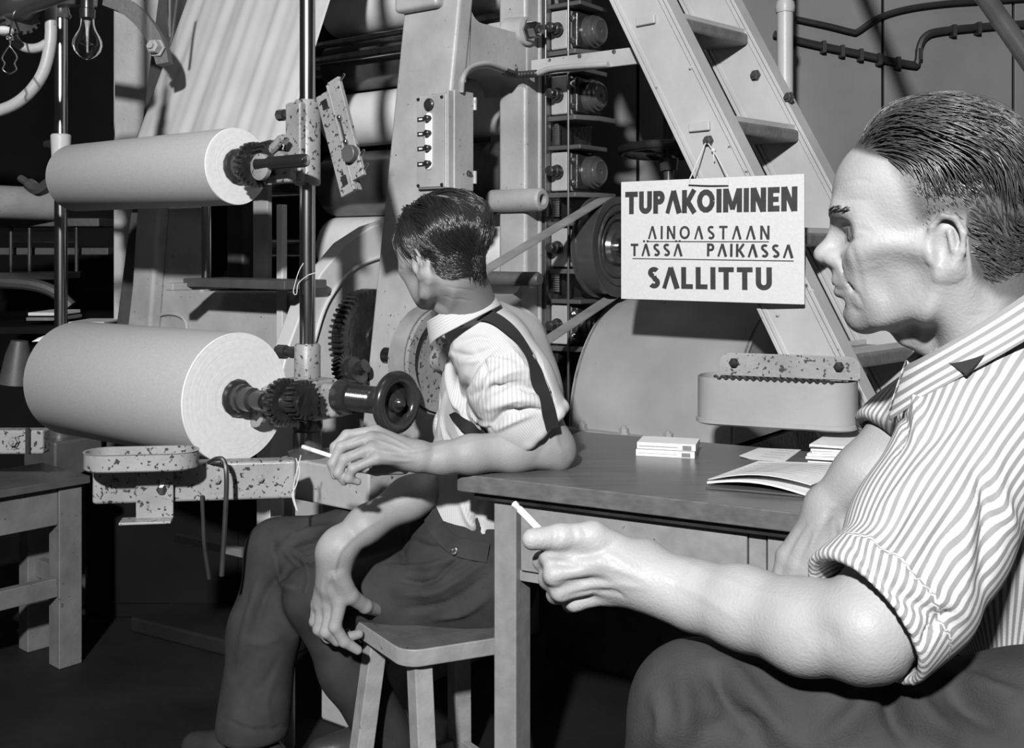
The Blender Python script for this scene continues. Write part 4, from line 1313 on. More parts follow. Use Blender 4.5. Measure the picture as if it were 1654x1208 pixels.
MB().cyl(Vector((P(1268, 0, Yv).x, Yv, 0)), P(1268, -700, Yv), .030, n=20).build('pipe', 'light_paint', t)
MB().lathe([(-.02, .034), (.0, .038), (.02, .034)], P(1268, 12, Yv), (0, 0, 1), 20).build('coupling', 'light_paint', t)
a_, b__ = P(1580, -20, 2.6), P(1720, 180, 2.3)
a_, b__ = a_ + (a_ - b__) * 2.2, b__ + (b__ - a_) * 1.0
tag(MB().cyl(a_, b__, .022, n=18).build('slanting_pipe', 'dark_steel'), 'dark slanting handrail pipe at the top right corner', 'pipe')
# valve handwheel on a rod, behind the ladder
Yw = 3.7
t = thing('valve_wheel', 'dark valve wheel on a vertical spindle behind the ladder', 'valve', P(1080, 300, Yw))
MB().torus(P(1078, 243, Yw), (0, .05, 1), .155, .016, 40, 10).build('wheel_rim', 'oily_iron', t)
for k in range(4):
    an = k * PI / 2 + .4
    c_ = P(1078, 243, Yw)
    MB().cyl(c_, c_ + Vector((.155 * math.cos(an), .155 * math.sin(an), 0)), .010, n=8).build('spoke', 'oily_iron', t)
MB().cyl(P(1080, 430, Yw), P(1080, 130, Yw), .018, n=14).build('spindle', 'dark_steel', t)
MB().lathe([(-.02, .03), (.02, .034), (.03, .022)], P(1080, 266, Yw), (0, 0, 1), 18).build('gland', 'dark_steel', t)
# horizontal rail and dark wheel right of the ladder, half hidden by the near man's chin
Yq = 3.3
t = thing('cross_rail', 'grey horizontal rail seen between ladder and the near man\'s nose', 'rail', P(1330, 400, Yq))
MB().bar(P(1290, 397, Yq), P(1420, 400, Yq), .03, .045).build('bar', 'machine_paint', t, bevel=.003)
MB().bar(P(1296, 399, Yq - .017), P(1335, 399, Yq - .017), .004, .028).build('plate', 'light_paint', t)
t = thing('drive_pulley', 'dark wheel low behind the ladder foot, near the striped sleeve', 'wheel', P(1450, 660, 3.0))
MB().lathe([(-.03, .02), (-.03, .10), (.03, .10), (.03, .085), (.01, .08), (.01, .0)], P(1448, 635, 3.0), (.5, -.85, 0), 32).build('rim', 'dark_steel', t)
t = thing('stand_post', 'grey round posts behind the near man\'s chin', 'post', P(1418, 700, 3.1))
MB().cyl(Vector((P(1418, 0, 3.1).x, 3.1, 0)), P(1418, 300, 3.1), .018, n=14).build('post', 'machine_paint', t)
MB().bar(P(1440, 500, 3.15), P(1475, 690, 3.0), .05, .02, up=(1, 0, 0)).build('brace', 'dark_and_shaded_paint', t)

# ================================================================== people: bodies and clothes grown from smooth solid fields
def nv(*a): return np.array(a, dtype=np.float64)
def A3(v): return np.array(v, dtype=np.float64)

class Field:
    """smooth union of tapered limbs, ellipsoids and boxes; carved by 'cut' pieces"""
    def __init__(self):
        self.pr = []
    def cap(self, a, b, r1, r2=None, k=.012, flat=None, cut=False):
        """tapered limb a-b; flat = (direction, factor) squeezes it"""
        a, b = A3(a), A3(b)
        r2 = r1 if r2 is None else r2
        self.pr.append(('c', (a, b, r1, r2, flat), k, cut, (a + b) / 2, np.linalg.norm(b - a) / 2 + max(r1, r2)))
        return self
    def chain(self, pts, rs, k=.012, flat=None, cut=False):
        for i in range(len(pts) - 1):
            self.cap(pts[i], pts[i + 1], rs[i], rs[i + 1], k, flat, cut)
        return self
    def ell(self, c, r, R=None, k=.012, cut=False):
        c, r = A3(c), A3(r)
        R = np.eye(3) if R is None else R          # rows = local axes in world
        self.pr.append(('e', (c, r, R), k, cut, c, r.max()))
        return self
    def box(self, c, h, R=None, rd=.01, k=.012, cut=False):
        c, h = A3(c), A3(h)
        R = np.eye(3) if R is None else R
        self.pr.append(('b', (c, h, R, rd), k, cut, c, np.linalg.norm(h)))
        return self
    @staticmethod
    def dist(t, q, X):
        if t == 'c':
            a, b, r1, r2, fl = q
            ba = b - a
            pa = X - a
            tt = np.clip(pa @ ba / max(ba @ ba, 1e-12), 0, 1)
            d = pa - tt[:, None] * ba
            if fl is not None:
                n, f = fl
                c = d @ n
                d = d + (c * (f - 1))[:, None] * n
            return np.sqrt((d * d).sum(1)) - (r1 + (r2 - r1) * tt)
        if t == 'e':
            c, r, R = q
            p = (X - c) @ R.T
            k0 = np.sqrt(((p / r) ** 2).sum(1))
            k1 = np.sqrt(((p / (r * r)) ** 2).sum(1)) + 1e-9
            return k0 * (k0 - 1) / k1
        c, h, R, rd = q
        p = np.abs((X - c) @ R.T) - (h - rd)
        return np.sqrt((np.maximum(p, 0) ** 2).sum(1)) + np.minimum(p.max(1), 0) - rd
    def ev(self, X, c=None, rad=0.0):
        f = np.full(len(X), .5)
        for t, q, k, cut, bc, br in self.pr:
            if c is not None and np.linalg.norm(c - bc) > br * 1.3 + rad + 2.5 * k + .01:
                continue
            d = self.dist(t, q, X)
            if cut:
                h = np.clip(.5 - .5 * (f + d) / k, 0, 1)
                f = f * (1 - h) + (-d) * h + k * h * (1 - h)
            else:
                h = np.clip(.5 + .5 * (f - d) / k, 0, 1)
                f = f * (1 - h) + d * h - k * h * (1 - h)
        return f
    def bounds(self, m=.02):
        lo = np.min([p[4] - p[5] for p in self.pr if not p[3]], 0) - m
        hi = np.max([p[4] + p[5] for p in self.pr if not p[3]], 0) + m
        return lo, hi
    def mesh(self, h, clip=None):
        """surface nets on a sparse grid -> vertices, quads.  clip = (point, normal): keep the side the normal points to"""
        lo, hi = self.bounds()
        B = 14
        nb = np.ceil((hi - lo) / (h * B)).astype(int)
        dims = nb * B + 1
        D = np.full(dims, .5, dtype=np.float32)
        rad = h * B * .5 * 1.7321
        g = np.arange(B + 1) * h
        loc = np.stack(np.meshgrid(g, g, g, indexing='ij'), -1).reshape(-1, 3)
        ii = np.stack(np.meshgrid(*[np.arange(n) for n in nb], indexing='ij'), -1).reshape(-1, 3)
        cen = lo + (ii + .5) * h * B
        dc = self.ev(cen)
        for idx, c, d in zip(ii, cen, dc):
            s = tuple(slice(i * B, i * B + B + 1) for i in idx)
            if abs(d) > rad * 1.35 + .012:
                D[s] = np.sign(d) * .5
            else:
                X = loc + (lo + idx * h * B)
                v = self.ev(X, c, rad)
                if clip is not None:
                    v = np.maximum(v, -(X - clip[0]) @ clip[1])
                D[s] = v.reshape(B + 1, B + 1, B + 1)
        ins = D < 0
        c8 = [(x, y, z) for x in (0, 1) for y in (0, 1) for z in (0, 1)]
        n0, n1, n2 = dims - 1
        cnt = np.zeros((n0, n1, n2), dtype=np.int8)
        for x, y, z in c8:
            cnt += ins[x:n0 + x, y:n1 + y, z:n2 + z]
        act = np.argwhere((cnt > 0) & (cnt < 8))
        vid = np.full((n0, n1, n2), -1, dtype=np.int64)
        vid[tuple(act.T)] = np.arange(len(act))
        vals = np.stack([D[act[:, 0] + x, act[:, 1] + y, act[:, 2] + z] for x, y, z in c8], 1).astype(np.float64)
        acc = np.zeros((len(act), 3)); num = np.zeros(len(act))
        for i in range(8):
            for j in range(i + 1, 8):
                d = np.array(c8[j]) - np.array(c8[i])
                if np.abs(d).sum() != 1: continue
                a, b = vals[:, i], vals[:, j]
                m = (a < 0) != (b < 0)
                t = np.where(m, a / np.where(m, a - b, 1), 0)
                acc += np.where(m[:, None], np.array(c8[i]) + t[:, None] * d, 0)
                num += m
        V = lo + (act + acc / num[:, None]) * h
        Q = []
        for ax in range(3):
            o1, o2 = [(1, 2), (2, 0), (0, 1)][ax]
            sh = [slice(None)] * 3; sh2 = [slice(None)] * 3
            sh[ax] = slice(0, -1); sh2[ax] = slice(1, None)
            ch = ins[tuple(sh)] != ins[tuple(sh2)]
            e = np.argwhere(ch)
            e = e[(e[:, o1] > 0) & (e[:, o2] > 0) & (e[:, o1] < dims[o1] - 1) & (e[:, o2] < dims[o2] - 1)]
            fl = ins[tuple(e.T)]
            def cell(d1, d2):
                q = e.copy(); q[:, o1] -= d1; q[:, o2] -= d2
                return vid[tuple(q.T)]
            q = np.stack([cell(1, 1), cell(0, 1), cell(0, 0), cell(1, 0)], 1)
            q[~fl] = q[~fl][:, ::-1]
            Q.append(q)
        Q = np.concatenate(Q)
        Q = Q[(Q >= 0).all(1)]
        return V, Q

def vnormals(V, Q):
    n = np.cross(V[Q[:, 2]] - V[Q[:, 0]], V[Q[:, 3]] - V[Q[:, 1]])
    N_ = np.zeros_like(V)
    for i in range(4):
        np.add.at(N_, Q[:, i], n)
    return N_ / (np.linalg.norm(N_, axis=1)[:, None] + 1e-12)

def relax(V, Q, it=2, lam=.5):
    e = np.concatenate([Q[:, [0, 1]], Q[:, [1, 2]], Q[:, [2, 3]], Q[:, [3, 0]]])
    for _ in range(it):
        s = np.zeros_like(V); c = np.zeros(len(V))
        np.add.at(s, e[:, 0], V[e[:, 1]]); np.add.at(c, e[:, 0], 1)
        np.add.at(s, e[:, 1], V[e[:, 0]]); np.add.at(c, e[:, 1], 1)
        V = V * (1 - lam) + lam * s / np.maximum(c, 1)[:, None]
    return V

from mathutils.bvhtree import BVHTree
class Cloth:
    """one grown surface that folds can be pressed into and straps laid on"""
    def __init__(self, V, Q, sm=2):
        self.V, self.Q = relax(V, Q, sm) if sm else V, Q
        self.bvh = None
    def tree(self):
        self.bvh = BVHTree.FromPolygons([tuple(p) for p in self.V], [tuple(int(i) for i in q) for q in self.Q])
        return self.bvh
    def hit(self, px, py):
        o = Vector((0, 0, HC))
        d = (P(px, py, 1.0) - o).normalized()
        r = self.bvh.ray_cast(o, d)
        return r[0], r[1]
    def line(self, pxs, n=6):
        pts = catmull([Vector((x, y, 0)) for x, y in pxs], n)
        out = []
        for p in pts:
            h, nn = self.hit(p.x, p.y)
            if h is not None: out.append((h, nn))
        return out
    def fold(self, pxs, amp, width, n=4):
        """press a ridge (amp > 0) or a groove (amp < 0) along a line seen in the photograph"""
        if self.bvh is None: self.tree()
        pts = [A3(h) for h, _ in self.line(pxs, n)]
        if len(pts) < 2: return
        N_ = vnormals(self.V, self.Q)
        pts = np.array(pts)
        lo, hi = pts.min(0) - width * 3, pts.max(0) + width * 3
        m = ((self.V > lo) & (self.V < hi)).all(1)
        X = self.V[m]
        best = np.full(len(X), 9.); tb = np.zeros(len(X))
        L_ = len(pts) - 1
        for i in range(L_):
            a, b = pts[i], pts[i + 1]
            ba = b - a
            t = np.clip((X - a) @ ba / max(ba @ ba, 1e-12), 0, 1)
            d = np.linalg.norm(X - a - t[:, None] * ba, axis=1)
            u = d < best
            best[u] = d[u]; tb[u] = (i + t[u]) / L_
        w = amp * np.exp(-(best / width) ** 2) * np.sin(np.clip(tb, .04, .96) * PI) ** .5
        self.V[m] += N_[m] * w[:, None]
    def noise(self, amp, freq, seed=0):
        rs_ = np.random.RandomState(seed)
        N_ = vnormals(self.V, self.Q)
        s = np.zeros(len(self.V))
        for i in range(7):
            d = rs_.normal(size=3); d /= np.linalg.norm(d)
            s += np.sin(self.V @ d * freq * rs_.uniform(.6, 1.7) + rs_.uniform(0, 6)) * rs_.uniform(.4, 1)
        self.V += N_ * (amp * s / 3)[:, None]
    def ribbon(self, pts, width, th, name, mat, par, lift=.006):
        """strap along [(point, normal)] lying on the surface"""
        pts = [(Vector(p), Vector(n)) for p, n in pts]
        for _ in range(4):
            q = [(pts[i - 1][0] + pts[i][0] * 2 + pts[i + 1][0]) / 4 for i in range(1, len(pts) - 1)]
            m = [(pts[i - 1][1] + pts[i][1] + pts[i + 1][1]) / 3 for i in range(1, len(pts) - 1)]
            pts = [pts[0]] + list(zip(q, m)) + [pts[-1]]
        v, f = [], []
        n = len(pts)
        for i in range(n):
            p, nn = Vector(pts[i][0]), Vector(pts[i][1]).normalized()
            d = Vector(pts[min(i + 1, n - 1)][0]) - Vector(pts[max(i - 1, 0)][0])
            d.normalize()
            s = nn.cross(d).normalized()
            w = width / 2 if not isinstance(width, (list, tuple)) else width[i] / 2
            p = p + nn * lift
            v += [p - s * w, p + s * w, p + s * w + nn * th, p - s * w + nn * th]
        for i in range(n - 1):
            for k in range(4):
                k2 = (k + 1) % 4
                f.append((4 * i + k, 4 * i + k2, 4 * (i + 1) + k2, 4 * (i + 1) + k))
        f += [(3, 2, 1, 0), tuple(4 * (n - 1) + k for k in range(4))]
        return MB().add(v, f).build(name, mat, par, smooth=50)

def emit(name, parts, mat, par, attrs=None):
    """parts = [(V, Q)] joined into one mesh object under par; attrs = {name: [values per part]}"""
    o0 = A3(WLOC[par.name])
    V = np.concatenate([p[0] for p in parts]) - o0
    off = np.cumsum([0] + [len(p[0]) for p in parts[:-1]])
    Q = np.concatenate([p[1] + o for p, o in zip(parts, off)])
    me = bpy.data.meshes.new(name)
    me.vertices.add(len(V)); me.vertices.foreach_set('co', V.astype(np.float32).ravel())
    me.loops.add(Q.size); me.loops.foreach_set('vertex_index', Q.astype(np.int32).ravel())
    me.polygons.add(len(Q))
    me.polygons.foreach_set('loop_start', np.arange(0, Q.size, 4, dtype=np.int32))
    me.update(calc_edges=True); me.validate()
    me.polygons.foreach_set('use_smooth', np.ones(len(me.polygons), dtype=bool))
    for k, vals in (attrs or {}).items():
        at_ = me.attributes.new(k, 'FLOAT', 'POINT')
        at_.data.foreach_set('value', np.concatenate(vals).astype(np.float32))
    me.materials.append(MATS[mat])
    o = bpy.data.objects.new(name, me)
    COL.objects.link(o); o.parent = par
    WLOC[o.name] = Vector(o0)
    return o

# ------------------------------------------------------------------ cloth, skin and hair materials
def attr_mat(name, base, attr, fn, rough, bump=.2, bscale=250, spec=.3, mottled=.08):
    m, nt, b = new_mat(name)
    lk = nt.links.new
    tc = N(nt, 'ShaderNodeTexCoord')
    nz = N(nt, 'ShaderNodeTexNoise'); nz.inputs['Scale'].default_value = 14; nz.inputs['Detail'].default_value = 5
    lk(tc.outputs['Object'], nz.inputs['Vector'])
    rp = N(nt, 'ShaderNodeValToRGB')
    rp.color_ramp.elements[0].position = .3; rp.color_ramp.elements[1].position = .7
    rp.color_ramp.elements[0].color = g4(base - mottled * base); rp.color_ramp.elements[1].color = g4(base + mottled * base)
    lk(nz.outputs['Fac'], rp.inputs['Fac'])
    col = rp.outputs['Color']
    if attr:
        at_ = N(nt, 'ShaderNodeAttribute', attribute_name=attr)
        col = fn(nt, at_.outputs['Fac'], col)
    lk(col, b.inputs['Base Color'])
    b.inputs['Roughness'].default_value = rough
    b.inputs['Specular IOR Level'].default_value = spec
    n3 = N(nt, 'ShaderNodeTexNoise'); n3.inputs['Scale'].default_value = bscale; n3.inputs['Detail'].default_value = 3
    lk(tc.outputs['Object'], n3.inputs['Vector'])
    bp = N(nt, 'ShaderNodeBump'); bp.inputs['Strength'].default_value = bump; bp.inputs['Distance'].default_value = .0015
    lk(n3.outputs['Fac'], bp.inputs['Height']); lk(bp.outputs['Normal'], b.inputs['Normal'])
    return m

def mix_to(dark):
    def fn(nt, fac, col):
        mx = N(nt, 'ShaderNodeMix', data_type='RGBA')
        nt.links.new(fac, mx.inputs['Factor']); nt.links.new(col, mx.inputs['A'])
        mx.inputs['B'].default_value = g4(dark)
        return mx.outputs['Result']
    return fn
def stripes(period, dark, lo=.15, hi=.55):
    def fn(nt, fac, col):
        ml = N(nt, 'ShaderNodeMath', operation='MULTIPLY'); ml.inputs[1].default_value = 2 * PI / period
        nt.links.new(fac, ml.inputs[0])
        sn = N(nt, 'ShaderNodeMath', operation='SINE'); nt.links.new(ml.outputs[0], sn.inputs[0])
        mr = N(nt, 'ShaderNodeMapRange'); mr.inputs['From Min'].default_value = lo; mr.inputs['From Max'].default_value = hi
        nt.links.new(sn.outputs[0], mr.inputs['Value'])
        mx = N(nt, 'ShaderNodeMix', data_type='RGBA')
        nt.links.new(mr.outputs['Result'], mx.inputs['Factor']); nt.links.new(col, mx.inputs['A'])
        mx.inputs['B'].default_value = g4(dark)
        return mx.outputs['Result']
    return fn
attr_mat('skin', .265, 'dark', mix_to(.03), .5, .4, 300, .28, .12)
attr_mat('striped_shirt', .50, 'stripe', stripes(.0084, .20, -.25, .35), .85, .25, 500, .2)
attr_mat('pale_shirt', .52, 'stripe', stripes(.0045, .42), .85, .25, 500, .2)
attr_mat('denim', .034, None, None, .85, .6, 420, .15, .25)
attr_mat('strap_dark', .022, None, None, .6, .2, 400, .2)
attr_mat('shoe_leather', .03, None, None, .4, .2, 100, .4)
attr_mat('eye_white', .13, None, None, .2, 0, 100, .5)
attr_mat('eye_iris', .03, None, None, .2, 0, 100, .5)
m_, nt_, b_ = new_mat('hair')
b_.inputs['Base Color'].default_value = g4(.018)
b_.inputs['Roughness'].default_value = .27
b_.inputs['Specular IOR Level'].default_value = .75
m_, nt_, b_ = new_mat('hair_grey')
b_.inputs['Base Color'].default_value = g4(.05)
b_.inputs['Roughness'].default_value = .36
b_.inputs['Specular IOR Level'].default_value = .8

# ------------------------------------------------------------------ heads
def head_frame(o, fwd, pitch=0.0, roll=0.0):
    f = Vector(fwd).normalized()
    l = Vector((0, 0, 1)).cross(f).normalized()
    u = f.cross(l)
    R0 = Matrix((f, l, u)).transposed()
    R0 = R0 @ Matrix.Rotation(pitch, 3, 'Y') @ Matrix.Rotation(roll, 3, 'X')
    M = R0.to_4x4(); M.translation = Vector(o)
    return M

CRC, CRR = nv(-.010, 0, .060), nv(.1005, .078, .086)
def build_head(M, neck_to, nr, h):
    """head in its own axes (x forward, y left, z up from the ear line), carried on a neck to a world point"""
    R = np.array(M.to_3x3()); o = A3(M.translation)
    F = Field()
    W_ = lambda x, y, z: R @ nv(x, y, z) + o
    Rl = R.T                                    # rows: local axes in world
    E = lambda c, r, k=.02, cut=False: F.ell(W_(*c), r, Rl, k, cut)
    C = lambda a, b, r1, r2=None, k=.014, cut=False: F.cap(W_(*a), W_(*b), r1, r2, k, None, cut)
    E(tuple(CRC), tuple(CRR), .01)
    E((.036, 0, .066), (.058, .062, .052), .03)
    E((.032, 0, -.004), (.058, .060, .066), .03)
    C((.082, -.020, .041), (.082, .020, .041), .0125, k=.02)
    for s in (1, -1):
        C((.082, s * .020, .041), (.066, s * .044, .036), .0125, .011, k=.02)
        E((.055, s * .044, .002), (.026, .018, .020), .025)
        C((.055, s * .046, .000), (.0, s * .066, .006), .011, .008, k=.02)
        C((.066, s * .010, -.065), (.008, s * .049, -.044), .0150, .0165, k=.02)
        C((.008, s * .050, -.046), (-.004, s * .060, -.004), .017, .018, k=.022)
        E((.044, s * .026, -.036), (.024, .018, .032), .03)
    for s in (1, -1):
        E((.040, s * .0765, -.030), (.028, .016, .024), .025, True)
    E((.062, 0, -.024), (.033, .029, .029), .025)
    E((.068, 0, -.064), (.0150, .019, .0155), .016)
    # nose
    C((.0885, 0, .030), (.1085, 0, -.000), .0082, .0084, k=.012)
    C((.1085, 0, -.001), (.097, 0, -.010), .0082, .0066, k=.010)
    for s in (1, -1):
        E((.0940, s * .0110, -.005), (.0130, .0076, .0092), .007)
    # eye sockets, eyes, lids
    for s in (1, -1):
        E((.095, s * .034, .021), (.019, .019, .0125), .016, True)
        E((.0680, s * .031, .0222), (.0125, .0125, .0120), .004)
        C((.0815, s * .020, .0280), (.0725, s * .044, .0250), .0056, .0048, k=.006)
        C((.0800, s * .021, .0165), (.0725, s * .043, .0175), .0045, .004, k=.006)
    # lips and mouth
    E((.066, 0, -.036), (.022, .023, .022), .02)
    C((.0905, -.008, -.0290), (.0905, .008, -.0290), .0060, k=.008)
    C((.0880, -.009, -.0412), (.0880, .009, -.0412), .0066, k=.008)
    for s in (1, -1):
        C((.0905, s * .008, -.0292), (.078, s * .023, -.0340), .0056, .003, k=.008)
        C((.0880, s * .009, -.0410), (.078, s * .023, -.0365), .0060, .003, k=.008)
        C((.0990, 0, -.0350), (.0950, s * .011, -.0350), .0018, k=.003, cut=True)
        C((.0950, s * .011, -.0350), (.0835, s * .025, -.0360), .0016, .0014, k=.003, cut=True)
        C((.0900, s * .022, -.006), (.077, s * .034, -.036), .0008, .0010, k=.007, cut=True)
        E((.092, s * .0075, -.0145), (.0045, .0034, .0028), .003, True)
    C((.0905, -.012, -.0525), (.0905, .012, -.0525), .0030, k=.012, cut=True)
    # ears
    for s in (1, -1):
        E((-.010, s * .0755, .009), (.0165, .0050, .0285), .006)
        E((-.006, s * .0815, .005), (.0095, .0060, .0165), .005, True)
        hx = [(.004, .073, .010), (.003, .079, .026), (-.006, .084, .0375), (-.018, .086, .0345), (-.0255, .085, .020), (-.0245, .082, .003), (-.016, .078, -.013), (-.004, .073, -.0215)]
        F.chain([W_(x, s * y, z) for x, y, z in hx], [.0028, .0032, .0034, .0034, .0032, .0032, .0038, .0055], .003)
        C((-.013, s * .082, .022), (-.016, s * .081, .004), .003, .003, k=.004)
        C((.004, s * .076, .002), (.003, s * .077, -.006), .0045, .004, k=.004)
    # neck
    nb = A3(neck_to)
    top_ = W_(-.036, 0, -.020)
    F.cap(top_, nb, nr, nr * 1.12, .028)
    mid = top_ * .45 + nb * .55
    for s in (1, -1):
        F.cap(W_(-.020, s * .058, -.020), nb + (W_(.045, s * .012, 0) - o), .015, .012, .022)
    F.cap(W_(.022, 0, -.085), mid + (W_(.040, 0, 0) - o) * 1.0, .013, .012, .022)
    V, Q = F.mesh(h)
    return F, V, Q

def to_local(M, V):
    R = np.array(M.to_3x3()); o = A3(M.translation)
    return (V - o) @ R

def smooth01(x, a, b):
    t = np.clip((x - a) / (b - a), 0, 1)
    return t * t * (3 - 2 * t)

def skull(p, hh):
    """put points hh above the skull; below its widest level the surface runs down into the nape"""
    low = p[:, 2] < CRC[2]
    q = (p - CRC) / CRR
    sc = np.where(low, 1 - 2.0 * np.maximum(CRC[2] - p[:, 2], 0), 1.0)
    q[:, 2] = np.where(low, 0, q[:, 2])
    k0 = np.linalg.norm(q, axis=1) / sc + 1e-9
    d = p - CRC
    d[:, 2] = np.where(low, 0, d[:, 2])
    rm = np.linalg.norm(d, axis=1) / k0
    k = (1 + hh / rm) / k0
    o = p.copy()
    o[:, :2] = CRC[:2] + (p[:, :2] - CRC[:2]) * k[:, None]
    o[:, 2] = np.where(low, p[:, 2], CRC[2] + (p[:, 2] - CRC[2]) * k)
    return o
def skull_n(p):
    n = (p - CRC) / CRR ** 2
    n[:, 2] = np.where(p[:, 2] < CRC[2], -12.0 * np.minimum(1, (CRC[2] - p[:, 2]) * 20), n[:, 2])
    return n / (np.linalg.norm(n, axis=1)[:, None] + 1e-9)

def strands(M, roots, flow, length, height, n=8, rad=.0008, seed=1, wob=.0):
    """hair tubes walking over the skull; roots local (n,3)"""
    rs_ = np.random.RandomState(seed)
    p = roots.copy()
    path = []
    ln = length(p) * rs_.uniform(.75, 1.2, len(p))
    jit = rs_.normal(size=p.shape) * wob
    hmax = height(p) * rs_.uniform(.6, 1.25, len(p))
    for i in range(n):
        t = i / (n - 1)
        hh = -.001 + hmax * np.sin(min(1, t * 1.5 + .15) * PI / 2) * (1 - .25 * t * t)
        p = skull(p, hh)
        path.append(p.copy())
        nn = skull_n(p)
        d = flow(p) + jit
        d = d - (d * nn).sum(1)[:, None] * nn
        d /= np.linalg.norm(d, axis=1)[:, None] + 1e-9
        p = p + d * (ln / (n - 1))[:, None]
    T = np.stack(path, 1)                        # (N, n, 3)
    R = np.array(M.to_3x3()); o = A3(M.translation)
    nrm = skull_n(T.reshape(-1, 3)).reshape(T.shape)
    tan = np.gradient(T, axis=1)
    tan /= np.linalg.norm(tan, axis=2)[..., None] + 1e-9
    side = np.cross(nrm, tan)
    clump = rs_.uniform(.6, 1.6, len(T))
    rr = rad * (1 - .75 * np.linspace(0, 1, n) ** 2)[None, :, None] * rs_.uniform(.7, 1.4, len(T))[:, None, None]
    ring = np.stack([T + side * rr * 1.5, T + nrm * rr, T - side * rr * 1.5], 2)      # (N, n, 3 corners, 3)
    V = ring.reshape(-1, 3) @ R.T + o
    N_ = len(T)
    base = (np.arange(N_) * n * 3)[:, None, None, None] + (np.arange(n - 1) * 3)[None, :, None, None]
    c = np.array([[k, (k + 1) % 3, (k + 1) % 3 + 3, k + 3] for k in range(3)])[None, None]
    Q = (base + c).reshape(-1, 4)
    return V, Q

def scalp_roots(n, mask, seed):
    rs_ = np.random.RandomState(seed)
    out = []
    tot = 0
    while tot < n:
        d = rs_.normal(size=(4000, 3)); d /= np.linalg.norm(d, axis=1)[:, None]
        p = CRC + d * CRR
        lowz = d[:, 2] < 0
        p[:, 2] = np.where(lowz, CRC[2] + d[:, 2] * .11, p[:, 2])
        p = skull(p, np.zeros(len(p)))
        mk_ = mask(p)
        keep = (rs_.uniform(size=4000) < mk_) & (mk_ > .12)
        out.append(p[keep]); tot += keep.sum()
    return np.concatenate(out)[:n]

def fingers(F, spec, k=.005):
    for pts, rs_ in spec:
        F.chain([A3(P(*q)) for q in pts], rs_, k)

# ================================================================== near man (striped shirt, profile to the left)
near = thing('person', 'man in striped shirt and suspenders at the right, profile to the left, holding a cigarette', 'person', Vector((.55, 1.3, 0)))
OH1 = P(1505, 410, 1.13)
HM = head_frame(OH1, (-.945, .327, 0), 0.0)
nb1 = HM @ Vector((-.088, 0, -.175))
HF1, Vh, Qh = build_head(HM, nb1, .056, .0021)
hc1 = Cloth(Vh, Qh, 1)
for ln, am, w in (([(1371, 386), (1381, 420), (1389, 455), (1396, 490)], -.0014, .0045), ([(1376, 467), (1386, 478), (1392, 494)], -.0016, .003), ([(1405, 430), (1425, 465), (1445, 495)], -.0035, .013),
                  ([(1392, 405), (1430, 396), (1470, 402)], .0018, .010), ([(1402, 528), (1440, 513), (1480, 480)], .0026, .008), ([(1366, 383), (1379, 387), (1392, 381)], -.0014, .003), ([(1385, 368), (1398, 372), (1408, 378)], -.0008, .0025),
                  ([(1512, 470), (1495, 515), (1478, 560)], .0030, .008), ([(1475, 520), (1465, 545), (1470, 565)], -.0025, .006), ([(1356, 330), (1375, 322), (1400, 325)], -.0007, .003), ([(1357, 300), (1385, 290), (1415, 296)], -.0006, .003),
                  ([(1376, 496), (1384, 502), (1394, 500)], -.0012, .004)):
    hc1.fold(ln, am, w)
Vh = hc1.V
lo_ = to_local(HM, Vh)

def xb1(z):   # front edge of the near man's hair in profile
    return np.interp(z, [.015, .042, .070, .092, .103, .112, .15], [.008, .020, .031, .040, .066, .082, .092])
def hair_mask1(p, soft=.006):
    x, y, z = p.T
    m = smooth01(xb1(z) - x, -soft, soft)
    zl = np.interp(x, [-.10, -.06, -.034, -.028, .0, .03], [-.055, -.045, -.020, .036, .034, .016])
    return m * smooth01(z - zl, -soft, soft)
d_ = hair_mask1(lo_, .010) * (.78 + .15 * smooth01(lo_[:, 2], .06, .1))
nape = smooth01(-lo_[:, 0], .045, .075) * smooth01(lo_[:, 2], -.10, -.03) * .75
d_ = np.maximum(d_, nape)
def blob(p, c, r):
    return np.exp(-(((p - nv(*c)) / nv(*r)) ** 2).sum(1))
for s in (1, -1):
    d_ = np.maximum(d_, .90 * blob(lo_, (.090, s * .028, .0425), (.030, .017, .0048)))
    d_ = np.maximum(d_, .80 * blob(lo_, (.0810, s * .034, .0240), (.020, .013, .0028)))
d_ = np.maximum(d_, .22 * blob(lo_, (.09, 0, -.0345), (.02, .024, .010)))
d_ = np.maximum(d_, .85 * blob(lo_, (.092, 0, -.0355), (.020, .032, .0028)))
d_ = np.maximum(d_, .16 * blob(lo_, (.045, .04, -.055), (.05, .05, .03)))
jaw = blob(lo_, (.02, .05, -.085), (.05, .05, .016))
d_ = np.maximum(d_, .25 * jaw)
parts1, dark1 = [(Vh, Qh)], [d_]

# left arm with the cigarette hand
EL = P(1398, 1018, .985); WL_ = P(1058, 939, 1.145)
AF = Field()
AF.chain([A3(P(1560, 760, 1.07)), A3(P(1470, 930, 1.01)), A3(EL)], [.05, .047, .0405], .03)
AF.chain([A3(EL), A3(P(1300, 1012, 1.03)), A3(P(1200, 981, 1.08)), A3(P(1120, 961, 1.118)), A3(WL_)], [.0405, .0412, .0373, .0322, .0285], .02)
AF.cap(A3(P(1415, 1055, .99)), A3(P(1390, 1060, .99)), .022, .02, .02)     # point of the elbow
mc = [(966, 884, 1.136), (968, 910, 1.128), (976, 936, 1.133), (988, 957, 1.144)]
for q in mc:
    AF.cap(A3(P(1085, 951 + (q[1] - 925) * .15, 1.128)), A3(P(*q)), .0250, .0125, .012)
AF.cap(A3(P(1075, 945, 1.124)), A3(P(1000, 920, 1.144)), .0275, .0240, .012)
AF.cap(A3(P(1040, 905, 1.151)), A3(P(985, 930, 1.151)), .022, .020, .02)
